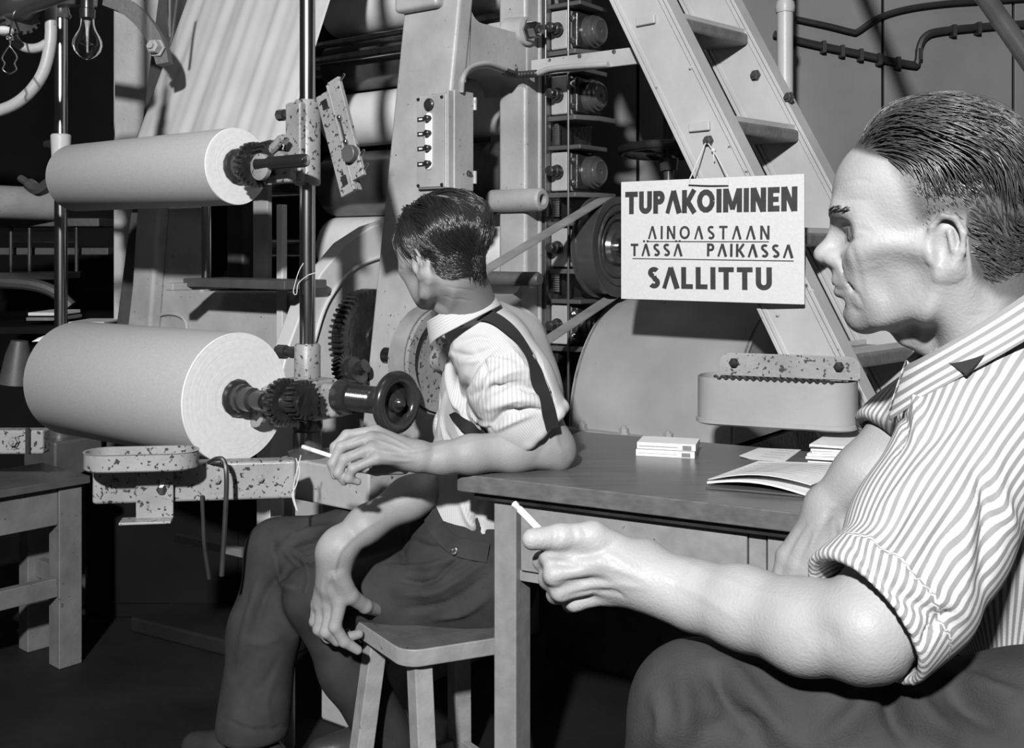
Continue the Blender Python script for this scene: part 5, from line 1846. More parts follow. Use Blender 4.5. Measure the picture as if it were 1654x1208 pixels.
fingers(AF, [
    ([mc[0], (890, 899, 1.136), (876, 906, 1.158), (898, 892, 1.176)], [.0128, .0108, .0096, .008]),
    ([mc[1], (896, 928, 1.128), (886, 936, 1.152), (915, 930, 1.171)], [.0128, .0110, .0098, .008]),
    ([mc[2], (906, 954, 1.134), (898, 960, 1.158), (930, 955, 1.176)], [.0122, .0104, .0094, .0078]),
    ([mc[3], (928, 972, 1.146), (922, 974, 1.166), (950, 970, 1.181)], [.0112, .0094, .0085, .0072]),
    ([(1030, 905, 1.144), (958, 866, 1.138), (905, 867, 1.132), (860, 871, 1.126)], [.0185, .0150, .0128, .0112])], .006)
Va, Qa = AF.mesh(.0021)
ca = Cloth(Va, Qa, 1)
# knuckle creases, tendons, nail
for ln, am, w in (([(1040, 930), (1000, 905), (968, 884)], .0014, .004), ([(1045, 940), (1005, 922), (970, 910)], .0014, .004), ([(1045, 950), (1010, 945), (978, 936)], .0012, .004),
                  ([(940, 850), (950, 868)], -.0012, .003), ([(925, 850), (930, 870)], -.0012, .003), ([(905, 852), (903, 878)], -.0014, .003), ([(896, 852), (894, 880)], -.0010, .0025),
                  ([(885, 905), (940, 916)], -.0025, .004), ([(900, 942), (950, 936), (1000, 940)], -.0022, .004), ([(912, 965), (960, 955), (1000, 960)], -.0022, .004),
                  ([(1000, 870), (960, 895), (920, 893)], -.0018, .004), ([(1008, 965), (990, 955), (960, 960)], -.0015, .003),
                  ([(1300, 1040), (1330, 1020), (1350, 1040)], -.003, .012), ([(1100, 905), (1200, 950), (1290, 975)], .0012, .006), ([(1060, 930), (1130, 960), (1190, 1000)], .0010, .005)):
    ca.fold(ln, am, w)
parts1.append((ca.V, ca.Q))
dk_ = np.zeros(len(ca.V))
for q in [(892, 912), (900, 942), (915, 965)]:
    h_, _n = ca.hit(*q)
dark1.append(dk_)
# right arm and drooping hand
BF = Field()
BF.chain([A3(P(1530, 660, 1.36)), A3(P(1455, 720, 1.30)), A3(P(1400, 768, 1.30)), A3(P(1342, 822, 1.32))], [.048, .041, .036, .030], .02)
m2 = [(1272, 898, 1.33), (1290, 914, 1.315), (1312, 926, 1.305), (1332, 932, 1.300)]
for q in m2:
    BF.cap(A3(P(1342, 825, 1.32)), A3(P(*q)), .024, .0135, .016)
fingers(BF, [([m2[0], (1255, 950, 1.325), (1252, 985, 1.31)], [.0128, .011, .009]), ([m2[1], (1270, 968, 1.31), (1270, 1005, 1.30)], [.0128, .011, .009]),
             ([m2[2], (1294, 975, 1.30), (1296, 1010, 1.29)], [.0122, .0105, .009]), ([m2[3], (1318, 975, 1.295), (1320, 1005, 1.285)], [.0115, .0095, .008]),
             ([(1362, 850, 1.30), (1374, 880, 1.285), (1360, 915, 1.28)], [.018, .0145, .012])], .007)
Vb, Qb = BF.mesh(.003)
cb = Cloth(Vb, Qb, 1)
for ln, am, w in (([(1345, 830), (1348, 865), (1352, 890)], -.005, .006), ([(1330, 835), (1295, 870), (1275, 898)], .0018, .005), ([(1335, 840), (1310, 880), (1290, 910)], .0018, .005), ([(1420, 740), (1380, 800), (1350, 820)], .0012, .006), ([(1352, 820), (1318, 860), (1308, 915)], .0018, .0045), ([(1300, 850), (1280, 880), (1262, 915)], -.0018, .005), ([(1318, 850), (1298, 890), (1285, 925)], -.0016, .004), ([(1400, 765), (1360, 800), (1320, 840), (1290, 870)], .0012, .004)):
    cb.fold(ln, am, w)
parts1.append((cb.V, cb.Q)); dark1.append(np.full(len(cb.V), .10))
# chest and hips hidden under the clothes
Ft, Lt = nv(-.90, .44, 0) / np.linalg.norm([.90, .44]), nv(-.44, -.90, 0) / np.linalg.norm([.90, .44])
SL = A3(P(1612, 655, 1.10)); SR = SL - Lt * .33
mid = (SL + SR) / 2
pel = nv(.66, 1.27, .60)
RT = np.stack([Ft, Lt, nv(0, 0, 1)])
TF = Field()
TF.cap(SL * .8 + mid * .2, SR * .8 + mid * .2, .055, .055, .03)
TF.cap(mid - nv(0, 0, .02), A3(nb1), .06, .055, .03)
TF.cap(mid - nv(0, 0, .03), pel, .10, .11, .03)
TF.cap(SL, A3(P(1560, 760, 1.07)), .05, .05, .02)
TF.cap(SR, A3(P(1530, 660, 1.36)), .05, .05, .02)
Vt, Qt = TF.mesh(.012)
parts1.append((Vt, Qt)); dark1.append(np.zeros(len(Vt)))
body1 = emit('body', parts1, 'skin', near, {'dark': dark1})

# eyes
for s in (1, -1):
    c = HM @ Vector((.0700, s * .031, .0222))
    ey_ = MB().sphere(c, .0138, 20, 14).build('eye', 'eye_white', near, smooth=180)
    f_ = (HM.to_3x3() @ Vector((1, 0, 0)))
    MB().lathe([(.0118, .0062), (.0134, .0050), (.0140, 0)], c, f_, 18).build('iris', 'eye_iris', ey_)

# hair
def flow1(p):
    x, y, z = p.T
    top = smooth01(z, .075, .115)
    d = np.stack([-1 + 0 * x, y * 4, -.15 + 0 * x], 1) * top[:, None]
    d += np.stack([-.55 + 0 * x, 0 * x, -.85 + 0 * x], 1) * (1 - top)[:, None]
    d[:, 1] += .22 * np.sin(x * 70 + z * 50) * top
    d[:, 2] += .35 * np.sin(x * 90 + y * 60) * (1 - top)
    return d
def len1(p):
    z, x = p[:, 2], p[:, 0]
    return .009 + .083 * smooth01(z, .085, .115) + .010 * smooth01(-x, .0, .08)
def hgt1(p):
    z = p[:, 2]; x = p[:, 0]
    return .0025 + .0135 * smooth01(z, .075, .125) + .006 * smooth01(x, .03, .08) * smooth01(z, .09, .12)
r1 = scalp_roots(9500, lambda p: (hair_mask1(p, .004) > .5) * (.55 + .45 * smooth01(p[:, 2], .05, .1)), 11)
V1, Q1 = strands(HM, r1, flow1, len1, hgt1, 8, .00055, 5, .14)
r1b = scalp_roots(900, lambda p: (hair_mask1(p, .003) > .5) * smooth01(p[:, 0], .02, .06) * smooth01(p[:, 2], .112, .125), 12)
V1b, Q1b = strands(HM, r1b, flow1, lambda p: np.full(len(p), .11), lambda p: np.full(len(p), .021), 8, .00055, 6, .2)
emit('hair', [(V1, Q1), (V1b, Q1b)], 'hair_grey', near)
# eyebrows
R_ = HM.to_3x3()
for s in (1, -1):
    eb = MB()
    for k in range(70):
        t = (k % 35) / 34
        yy, zz = s * (.013 + .034 * t), .0400 + .005 * math.sin(t * 2.6) + random.uniform(-.003, .003)
        xs_ = np.linspace(.125, .05, 60)
        W3 = np.array([A3(HM @ Vector((x, yy, zz))) for x in xs_])
        hit_ = np.argmax(HF1.ev(W3) < 0)
        p_ = HM @ Vector((xs_[hit_] - .0002, yy, zz))
        d = (R_ @ Vector((-.25 - .5 * t, s * .8, .40))).normalized()
        f_ = R_ @ Vector((.9, s * .4, 0))
        eb.tube([p_, p_ + d * .004 + f_ * .0016, p_ + d * .0085 + f_ * .0008], [.0005, .00045, .0002], 3)
    eb.build('eyebrow', 'hair', near, smooth=180)

# shirt
SF = Field()
SF.cap(SL, SR, .074, .074, .03)
SF.ell(mid + nv(0, 0, -.085) + Ft * .012, (.115, .175, .17), RT, .04)
SF.ell(mid + nv(0, 0, .015) - Ft * .045, (.075, .14, .075), RT, .04)
SF.cap(mid - nv(0, 0, .12), pel + nv(-.01, 0, .16), .130, .130, .05)
SF.cap(A3(nb1) - nv(0, 0, .012) , mid, .066, .08, .035)
cut_c = A3(P(1393, 1001, .988)); cut_d = A3(P(1393, 1001, .988)) - A3(P(1463, 946, 1.008)); cut_d /= np.linalg.norm(cut_d)
SF.chain([SL, A3(P(1497, 872, 1.035)), A3(P(1464, 940, 1.012))], [.078, .068, .062], .03)
SF.cap(A3(P(1458, 950, 1.008)), A3(P(1380, 1011, .985)), .0705, .0690, .004)
t1 = np.cross(cut_d, nv(0, 0, 1)); t1 /= np.linalg.norm(t1); t2 = np.cross(cut_d, t1)
SF.box(cut_c + cut_d * .10, (.10, .13, .13), np.stack([cut_d, t1, t2]), .002, .004, True)
SF.cap(cut_c + cut_d * .03, cut_c - cut_d * .012, .0605, .0595, .004, None, True)
e_c = A3(P(1434, 730, 1.300)); e_d = A3(P(1395, 775, 1.30)) - A3(P(1500, 690, 1.32)); e_d /= np.linalg.norm(e_d)
SF.chain([SR, A3(P(1545, 655, 1.36)), A3(P(1470, 704, 1.31)), A3(P(1425, 733, 1.295))], [.072, .064, .053, .052], .03)
s1v = np.cross(e_d, nv(0, 0, 1)); s1v /= np.linalg.norm(s1v); s2v = np.cross(e_d, s1v)
SF.box(e_c + e_d * .10, (.10, .1, .1), np.stack([e_d, s1v, s2v]), .002, .004, True)
SF.cap(e_c + e_d * .03, e_c - e_d * .02, .045, .044, .004, None, True)
Vs, Qs = SF.mesh(.0042)
cs = Cloth(Vs, Qs, 1)
cs.noise(.0016, 26, 3)
for ln, am, w in (([(1380, 880), (1440, 950), (1540, 1012)], -.006, .007), ([(1400, 870), (1470, 940), (1560, 990)], .004, .010),
                  ([(1590, 930), (1600, 820), (1580, 740)], -.008, .014), ([(1560, 945), (1555, 860), (1570, 780)], .006, .014), ([(1640, 860), (1610, 800), (1600, 740)], .007, .013),
                  ([(1420, 900), (1445, 850), (1480, 790)], -.005, .010), ([(1460, 905), (1490, 850), (1540, 780)], .005, .012), ([(1480, 930), (1530, 860), (1570, 760)], -.004, .009),
                  ([(1490, 720), (1530, 690), (1590, 650)], -.004, .012), ([(1420, 830), (1470, 780), (1500, 740)], .004, .010),
                  ([(1345, 925), (1400, 985), (1440, 1050)], .0025, .006), ([(1540, 985), (1510, 1010), (1490, 1040)], -.005, .006),
                  ([(1450, 640), (1462, 690), (1450, 730)], -.004, .006), ([(1475, 620), (1482, 670), (1478, 720)], .004, .007), ([(1640, 620), (1600, 600), (1560, 610)], -.003, .008)):
    cs.fold(ln, am * 1.35, w * .8)
def arm_stripe(V, pts, r):
    pts = [A3(p) for p in pts]
    best = np.full(len(V), 9.); out = np.zeros(len(V))
    ref = None
    for i in range(len(pts) - 1):
        a, b = pts[i], pts[i + 1]
        ax = (b - a) / np.linalg.norm(b - a)
        e1 = nv(0, -1, 0) - ax * (-ax[1]); e1 /= np.linalg.norm(e1)
        e2 = np.cross(ax, e1)
        t = np.clip((V - a) @ (b - a) / ((b - a) @ (b - a)), 0, 1)
        q = V - a - t[:, None] * (b - a)
        d = np.linalg.norm(q, axis=1)
        an = np.arctan2(q @ e2, q @ e1) * r
        u = d < best
        out[u] = an[u]; best[u] = d[u]
    return out, best
sa, da = arm_stripe(cs.V, [SL, P(1380, 1011, .985)], .066)
sr, dr_ = arm_stripe(cs.V, [SR, P(1425, 733, 1.295)], .056)
tx = np.arctan2((cs.V - mid) @ Lt, (cs.V - mid) @ Ft) * .15
st_ = np.where((da < .095) & (da < dr_), sa, np.where(dr_ < .08, sr, tx))
# the cuff is turned up, so its stripes run on a little askew
cu = (cs.V - cut_c) @ cut_d
st_ = np.where((da < .095) & (cu > -.032), sa + cu * .35, st_)
shirt1 = emit('shirt', [(cs.V, cs.Q)], 'striped_shirt', near, {'stripe': [st_]})
cs.tree()

# collar: folded band open at the throat
def collar(M, par, mat, ring, n=40, gap=.35, name='collar'):
    """ring(theta, level): level 0 inner bottom, 1 top fold, 2 outer bottom"""
    V, Q, sv = [], [], []
    lv = [0, .5, .9, 1.0, 1.1, 1.5, 2.0]
    th = np.linspace(gap, 2 * PI - gap, n)
    for t in th:
        for l_ in lv:
            V.append(M @ Vector(ring(t, l_)))
            sv.append(l_)
    k = len(lv)
    for i in range(n - 1):
        for j in range(k - 1):
            Q.append((i * k + j, i * k + j + 1, (i + 1) * k + j + 1, (i + 1) * k + j))
    o0 = WLOC[par.name]
    me = bpy.data.meshes.new(name)
    me.from_pydata([tuple(p - o0) for p in V], [], Q)
    me.polygons.foreach_set('use_smooth', [True] * len(Q))
    at_ = me.attributes.new('stripe', 'FLOAT', 'POINT')
    at_.data.foreach_set('value', [s * .034 for s in sv])
    me.materials.append(MATS[mat])
    o = bpy.data.objects.new(name, me); COL.objects.link(o); o.parent = par
    WLOC[o.name] = o0.copy()
    sd = o.modifiers.new('thickness', 'SOLIDIFY'); sd.thickness = .0022; sd.offset = 0
    ss = o.modifiers.new('smooth', 'SUBSURF'); ss.levels = 1; ss.render_levels = 2
    return o
def ring1(t, l_):
    c, s = math.cos(t), math.sin(t)
    up = 1 - abs(l_ - 1)
    out = (.004 if l_ < 1 else .0075 + .011 * (l_ - 1))
    rx, ry = .064 + out, .064 + out
    tip = max(0, c) ** 3
    x = -.042 + rx * c
    y = ry * s
    z = -.066 - .70 * (rx * c) - (1 - up) * (.042 + .016 * tip) + .0
    x += (1 - up) * (.010 * c)
    return (x, y, z)
collar(HM, shirt1, 'striped_shirt', ring1)

# suspenders
ln = cs.line([(1548, 600), (1565, 582), (1580, 566), (1620, 537), (1652, 519), (1690, 508)], 6)
if len(ln) > 4:
    cs.ribbon(ln, .030, .0022, 'suspender_strap', 'strap_dark', near)
bk_ = [mid - Ft * .11 + nv(0, 0, .0), mid - Ft * .135 - nv(0, 0, .10), mid - Ft * .14 - nv(0, 0, .2), pel - Ft * .14 + nv(0, 0, .2)]
# trousers
KF = Field()
KL = A3(P(1128, 1146, 1.12)); HL = A3(P(1690, 1235, 1.04)) ; HR = nv(.70, 1.40, .60)
KF.cap(pel, pel + nv(-.02, 0, .235), .150, .136, .04)
KF.chain([HL, A3(P(1420, 1206, 1.07)), KL], [.092, .078, .063], .05)
KF.chain([HL, pel], [.1, .12], .05)
ankL = nv(.10, 1.26, .26)
KF.chain([KL, (KL + ankL) / 2 + nv(.0, .0, .0), ankL], [.063, .060, .057], .04)
KR = nv(.36, 1.56, .52); ankR = nv(.42, 1.50, .09)
KF.chain([HR, KR, ankR], [.098, .075, .056], .05)
Vk, Qk = KF.mesh(.0065)
ck = Cloth(Vk, Qk, 2)
ck.noise(.0022, 22, 8)
for ln, am, w in (([(1150, 1080), (1180, 1140), (1230, 1208)], -.007, .011), ([(1100, 1090), (1110, 1150), (1100, 1206)], .006, .014), ([(1170, 1070), (1220, 1130), (1290, 1205)], .006, .014),
                  ([(1060, 1130), (1075, 1170), (1060, 1207)], .005, .012), ([(1430, 1100), (1440, 1150), (1470, 1205)], -.008, .012), ([(1400, 1105), (1390, 1150), (1330, 1200)], .006, .014),
                  ([(1470, 1110), (1500, 1160), (1560, 1200)], .007, .014), ([(1530, 1105), (1560, 1140), (1620, 1180)], -.006, .012), ([(1560, 1095), (1610, 1120), (1652, 1130)], .006, .012),
                  ([(1140, 1175), (1190, 1160), (1240, 1175)], -.004, .010)):
    ck.fold(ln, am * 2.3, w * .8)
emit('trousers', [(ck.V, ck.Q)], 'denim', near)
# shoes
for c, d in ((ankL, nv(-.75, .35, -.25)), (ankR, nv(-.9, .3, 0))):
    d = d / np.linalg.norm(d)
    ZF = Field()
    b0 = c - nv(0, 0, .045) if c is ankR else c + nv(.0, .0, -.05)
    ZF.chain([b0 - d * .04, b0 + d * .06, b0 + d * .17], [.042, .042, .034], .03)
    ZF.cap(c, b0, .05, .045, .03)
    if c is ankR: ZF.box(nv(c[0], c[1], -.1), (.4, .4, .1), None, .001, .002, True)
    Vz, Qz = ZF.mesh(.006)
    emit('shoe', [(relax(Vz, Qz, 2), Qz)], 'shoe_leather', near)

# his cigarette
c0, c1 = P(899, 884, 1.154), P(829, 812, 1.144)
cg = thing('cigarette', 'lit cigarette between the near man\'s thumb and finger, pointing up left', 'cigarette', c0)
dd = c1 - c0
MB().lathe([(0, .0038), (dd.length * .86, .0038)], c0, dd, 16).build('paper_tube', 'cigarette_paper', cg)
MB().lathe([(dd.length * .86, .0037), (dd.length * .9, .0030), (dd.length * .94, .0039), (dd.length * .985, .0036), (dd.length, .002)], c0, dd, 12).build('ash', 'cigarette_ash', cg)

# ================================================================== far man (on the stool, looking away)
far = thing('person', 'man in pale shirt and suspenders sitting on the stool, head turned away', 'person', Vector((-.1, 2.45, 0)))
OH2 = Vector((-.142, 2.250, 1.190))
HM2 = head_frame(OH2, (-.72, .69, 0), math.radians(9), math.radians(-3))
nb2 = P(762, 512, 2.335)
HF2, Vh, Qh = build_head(HM2, nb2, .056, .0030)
hc2 = Cloth(Vh, Qh, 1)
for ln, am, w in (([(692, 450), (690, 485), (676, 515)], .004, .007), ([(705, 455), (705, 490), (690, 520)], -.003, .007), ([(645, 430), (650, 465), (660, 495)], -.003, .009), ([(640, 400), (655, 415), (665, 440)], .002, .007), ([(655, 500), (675, 490), (688, 465)], .003, .006),
                  ([(735, 465), (730, 490), (715, 520)], .003, .008), ([(720, 462), (765, 470)], -.001, .003), ([(715, 478), (760, 486)], -.001, .003)):
    hc2.fold(ln, am, w)
Vh = hc2.V
lo2 = to_local(HM2, Vh)
def xb2(z):
    return np.interp(z, [.0, .03, .05, .08, .105, .15], [.010, .018, .034, .052, .078, .09])
def hair_mask2(p, soft=.006):
    x, y, z = p.T
    m = smooth01(xb2(z) - x, -soft, soft)
    zl = np.interp(x, [-.11, -.07, -.036, -.028, .0, .03], [-.030, -.034, -.018, .036, .034, .016])
    return m * smooth01(z - zl, -soft, soft)
prt = (np.abs(lo2[:, 1] - .018) < .0035) & (lo2[:, 0] > -.06) & (lo2[:, 2] > .09)
d2 = hair_mask2(lo2, .008) * .95 * np.where(prt, .15, 1)
d2 = np.maximum(d2, .35 * smooth01(-lo2[:, 0], .05, .08) * smooth01(lo2[:, 2], -.075, -.03))
for s in (1, -1):
    d2 = np.maximum(d2, .85 * blob(lo2, (.086, s * .030, .0425), (.012, .017, .0045)))
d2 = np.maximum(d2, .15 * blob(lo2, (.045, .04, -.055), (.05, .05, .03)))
parts2, dark2 = [(Vh, Qh)], [d2]

# left arm lying on the desk
GF = Field()
E2, W2 = P(893, 722, 2.290), P(678, 742, 2.195)
GF.chain([A3(P(830, 620, 2.29)), A3(P(868, 685, 2.285)), A3(E2)], [.05, .046, .043], .03)
GF.chain([A3(E2), A3(P(830, 727, 2.265)), A3(P(760, 734, 2.23)), A3(P(715, 740, 2.21)), A3(W2)], [.0435, .0435, .0375, .031, .0275], .02)
GF.cap(A3(P(908, 735, 2.29)), A3(P(905, 742, 2.29)), .024, .022, .02)
g4_ = [(606, 697, 2.225), (599, 708, 2.195), (601, 724, 2.170), (610, 740, 2.155)]
for q in g4_:
    GF.cap(A3(P(676, 735, 2.195)), A3(P(*q)), .0225, .0135, .016)
GF.cap(A3(P(655, 740, 2.20)), A3(P(615, 728, 2.195)), .022, .018, .02)
fingers(GF, [
    ([g4_[0], (560, 703, 2.215), (541, 722, 2.205), (538, 742, 2.20)], [.0130, .0110, .0098, .008]),
    ([g4_[1], (551, 722, 2.180), (537, 749, 2.172), (541, 768, 2.172)], [.0130, .0112, .0100, .008]),
    ([g4_[2], (556, 742, 2.150), (546, 764, 2.145), (556, 778, 2.150)], [.0124, .0106, .0096, .008]),
    ([g4_[3], (570, 757, 2.140), (563, 773, 2.142), (578, 778, 2.150)], [.0114, .0096, .0086, .0074]),
    ([(650, 752, 2.215), (608, 756, 2.225), (575, 752, 2.225), (551, 742, 2.215)], [.0185, .0150, .0128, .0110])], .006)
Vg, Qg = GF.mesh(.0024)
cgm = Cloth(Vg, Qg, 1)
for ln, am, w in (([(670, 728), (640, 712), (608, 697)], .0020, .004), ([(668, 733), (635, 720), (600, 708)], .0020, .004), ([(668, 738), (635, 732), (602, 724)], .0018, .004), ([(672, 744), (640, 744), (612, 740)], .0016, .004),
                  ([(740, 712), (700, 722), (672, 728), (640, 730)], .0018, .004), ([(840, 700), (780, 712), (720, 722)], .0014, .006), ([(860, 690), (880, 710), (870, 740)], -.003, .010), ([(895, 690), (900, 720), (910, 735)], .003, .008),
                  ([(590, 702), (562, 715)], -.002, .0035), ([(590, 718), (562, 734)], -.002, .0035), ([(598, 735), (572, 750)], -.002, .0035)):
    cgm.fold(ln, am, w)
parts2.append((cgm.V, cgm.Q)); dark2.append(np.zeros(len(cgm.V)))
# right arm reaching down, hand gripping the stool edge
RF = Field()
WR = A3(P(534, 893, 2.315))
RF.chain([A3(P(745, 690, 2.580)), A3(P(735, 770, 2.500)), A3(P(660, 805, 2.410)), A3(P(590, 848, 2.345)), WR], [.048, .044, .043, .036, .0275], .03)
h4 = [(551, 968, 2.320), (536, 978, 2.340), (522, 980, 2.360), (513, 975, 2.380)]
for q in h4:
    RF.cap(WR * .75 + A3(P(590, 848, 2.345)) * .25, A3(P(*q)), .0270, .0140, .028)
RF.cap(WR, A3(P(535, 940, 2.335)), .027, .026, .02)
fingers(RF, [
    ([h4[0], (541, 1012, 2.317), (556, 1036, 2.327), (578, 1050, 2.340)], [0.0154, 0.0135, 0.0120, 0.0100]),
    ([h4[1], (527, 1020, 2.340), (545, 1034, 2.355), (580, 1024, 2.375)], [0.0154, 0.0135, 0.0120, 0.0100]),
    ([h4[2], (515, 1016, 2.363), (530, 1030, 2.375), (560, 1022, 2.385)], [0.0146, 0.0128, 0.0114, 0.0097]),
    ([h4[3], (508, 1004, 2.385), (520, 1018, 2.395), (545, 1012, 2.405)], [0.0135, 0.0114, 0.0103, 0.0089]),
    ([(545, 925, 2.310), (566, 962, 2.325), (590, 979, 2.355), (612, 986, 2.405)], [0.0228, 0.0180, 0.0150, 0.0128])], .006)
Vr, Qr = RF.mesh(.0026)
cr = Cloth(Vr, Qr, 1)
for ln, am, w in (([(545, 900), (540, 930), (550, 965)], .0022, .0045), ([(538, 900), (530, 940), (536, 975)], .0020, .0045), ([(530, 905), (520, 945), (522, 978)], .0018, .0045),
                  ([(620, 835), (580, 860), (550, 890), (537, 925)], .0020, .005), ([(537, 925), (525, 950)], .0018, .004), ([(537, 925), (552, 950)], .0018, .004)):
    cr.fold(ln, am, w)
parts2.append((cr.V, cr.Q)); dark2.append(np.zeros(len(cr.V)))
# torso core
Ft2 = nv(-.985, .17, 0); Lt2 = nv(-.17, -.985, 0)
RT2 = np.stack([Ft2, Lt2, nv(0, 0, 1)])
SL2 = A3(P(798, 572, 2.32)); SR2 = SL2 - Lt2 * .34 + nv(-.02, 0, 0)
mid2 = (SL2 + SR2) / 2
pel2 = A3(P(758, 918, 2.52))
UF = Field()
UF.cap(SL2 * .8 + mid2 * .2, SR2 * .8 + mid2 * .2, .05, .05, .03)
UF.cap(mid2, A3(nb2), .055, .055, .03)
UF.cap(mid2, pel2, .09, .10, .03)
UF.cap(SL2, A3(P(830, 620, 2.29)), .05, .05, .02)
UF.cap(SR2, A3(P(745, 690, 2.58)), .05, .05, .02)
Vu, Qu = UF.mesh(.012)
parts2.append((Vu, Qu)); dark2.append(np.zeros(len(Vu)))
body2 = emit('body', parts2, 'skin', far, {'dark': dark2})

# hair: side parting, combed back and down
def flow2(p):
    x, y, z = p.T
    part = np.where(y > .018, 1.0, -1.0)          # parting left of the crown
    top = smooth01(z, .085, .13)
    d = np.stack([-.75 + 0 * x, .55 * part, -.25 + 0 * x], 1) * top[:, None]
    d += np.stack([-.62 + .3 * smooth01(-x, .05, .1), -.25 * y / .08 * smooth01(-x, .04, .1), -.85 + 0 * x], 1) * (1 - top)[:, None]
    d[:, 2] += .30 * np.sin(x * 85 + y * 55)
    d[:, 0] += .25 * np.sin(z * 75 + y * 40)
    return d
def len2(p):
    z = p[:, 2]
    return .030 + .060 * smooth01(z, .03, .10)
def hgt2(p):
    z = p[:, 2]; y = p[:, 1]
    w = np.sin(p[:, 0] * 120 + p[:, 1] * 60) * np.sin(p[:, 1] * 140 - p[:, 2] * 70)
    return (.004 + .010 * smooth01(z, .04, .11) + .006 * smooth01(-y, .0, .03) * smooth01(z, .10, .13)) * (1 + .30 * w) * (.35 + .65 * smooth01(np.abs(y - .018), .0, .012))
r2 = scalp_roots(8500, lambda p: (hair_mask2(p, .004) > .5) * np.where((np.abs(p[:, 1] - .018) < .0045) & (p[:, 0] > -.06) & (p[:, 2] > .09), 0.0, 1.0), 21)
V2, Q2 = strands(HM2, r2, flow2, len2, hgt2, 8, .00075, 9, .10)
emit('hair', [(V2, Q2)], 'hair', far)

# shirt
YF = Field()
YF.cap(SL2, SR2, .078, .078, .03)
YF.ell(mid2 + nv(0, 0, -.10) + Ft2 * .008, (.128, .185, .17), RT2, .04)
YF.ell(mid2 + nv(0, 0, -.04) - Ft2 * .03, (.065, .13, .09), RT2, .04)
YF.cap(mid2 - nv(0, 0, .13), pel2 + nv(.01, 0, .13), .132, .135, .05)
YF.cap(A3(nb2) - nv(0, 0, .005), mid2, .066, .085, .035)
ec = A3(P(872, 688, 2.285)); ed_ = A3(P(892, 722, 2.285)) - A3(P(838, 628, 2.29)); ed_ /= np.linalg.norm(ed_)
YF.chain([SL2, A3(P(824, 620, 2.285)), A3(P(846, 664, 2.282))], [.086, .090, .086], .03)
YF.cap(A3(P(846, 664, 2.282)), A3(P(890, 716, 2.285)), .080, .070, .012)
v1 = np.cross(ed_, nv(0, 0, 1)); v1 /= np.linalg.norm(v1); v2_ = np.cross(ed_, v1)
tilt = Matrix.Rotation(math.radians(-14), 3, Vector((0, 1, 0)))
ed2 = A3(tilt @ Vector(ed_)); v2b = np.cross(ed2, v1)
YF.box(ec + ed2 * .112, (.10, .14, .14), np.stack([ed2, v1, v2b]), .002, .006, True)
YF.cap(ec + ed_ * .04, ec - ed_ * .016, .060, .058, .005, None, True)
# rolled cuff at the elbow
for kk in range(14):
    a0, a1 = 2 * PI * kk / 14, 2 * PI * (kk + 1) / 14
    cc_ = ec + ed2 * .002
    YF.cap(cc_ + (v1 * math.cos(a0) + v2b * math.sin(a0)) * .066, cc_ + (v1 * math.cos(a1) + v2b * math.sin(a1)) * .066, .0105 + .003 * math.sin(kk * 2.3), .0105 + .003 * math.sin((kk + 1) * 2.3), .007)
# right upper sleeve
YF.chain([SR2, A3(P(745, 690, 2.60))], [.08, .07], .03)
Vy, Qy = YF.mesh(.0042)
cy = Cloth(Vy, Qy, 1)
cy.noise(.0022, 24, 13)
for ln, am, w in (([(800, 560), (760, 600), (745, 660), (770, 700)], -.010, .012), ([(830, 580), (790, 620), (775, 670)], .008, .012), ([(735, 560), (725, 600), (735, 650), (760, 690)], .008, .012),
                  ([(735, 570), (760, 575), (800, 560)], -.005, .008), ([(800, 640), (840, 625), (880, 640)], -.008, .010), ([(790, 660), (840, 645), (890, 655)], .008, .010), ([(770, 620), (830, 600), (865, 600)], .007, .012), ([(760, 640), (800, 625), (850, 618)], -.006, .009),
                  ([(790, 690), (820, 665), (870, 660)], -.008, .008), ([(800, 695), (830, 680), (860, 668)], .006, .007), ([(850, 560), (870, 600), (885, 640)], .005, .010), ([(835, 545), (858, 590), (872, 630)], -.004, .008),
                  ([(715, 570), (705, 620), (705, 690)], -.006, .008), ([(700, 560), (690, 600), (688, 650)], .005, .008), ([(725, 620), (715, 670), (720, 720)], .006, .009), ([(740, 650), (740, 690), (760, 720)], -.006, .008),
                  ([(690, 690), (684, 720), (690, 750)], -.005, .007), ([(745, 552), (775, 545), (805, 552)], -.004, .007), ([(742, 585), (790, 580), (840, 592)], .004, .008), ([(752, 655), (772, 680), (800, 690)], .005, .007), ([(738, 600), (742, 640), (765, 675)], -.005, .007), ([(790, 605), (835, 632), (878, 640)], .005, .008), ([(812, 672), (850, 650), (890, 662)], .005, .007), ([(805, 655), (850, 632), (885, 628)], -.005, .007), ([(770, 565), (785, 600), (780, 640)], -.004, .008), ([(820, 555), (845, 590), (855, 625)], .004, .007), ([(700, 600), (712, 650), (708, 700)], .004, .007), ([(722, 700), (735, 725), (755, 740)], -.004, .007), ([(845, 555), (868, 600), (884, 650)], -.006, .007), ([(850, 580), (878, 620), (893, 660)], .006, .008), ([(865, 570), (888, 630), (900, 680)], -.005, .007), ([(780, 810), (770, 840), (775, 870)], -.008, .009), ([(745, 810), (760, 845), (785, 865)], .008, .009)):
    cy.fold(ln, am * 1.45, w * .8)
sa2, da2 = arm_stripe(cy.V, [SL2, P(890, 716, 2.285)], .085)
tx2 = np.arctan2((cy.V - mid2) @ Lt2, (cy.V - mid2) @ Ft2) * .15
shirt2 = emit('shirt', [(cy.V, cy.Q)], 'pale_shirt', far, {'stripe': [np.where(da2 < .105, sa2, tx2)]})
cy.tree()
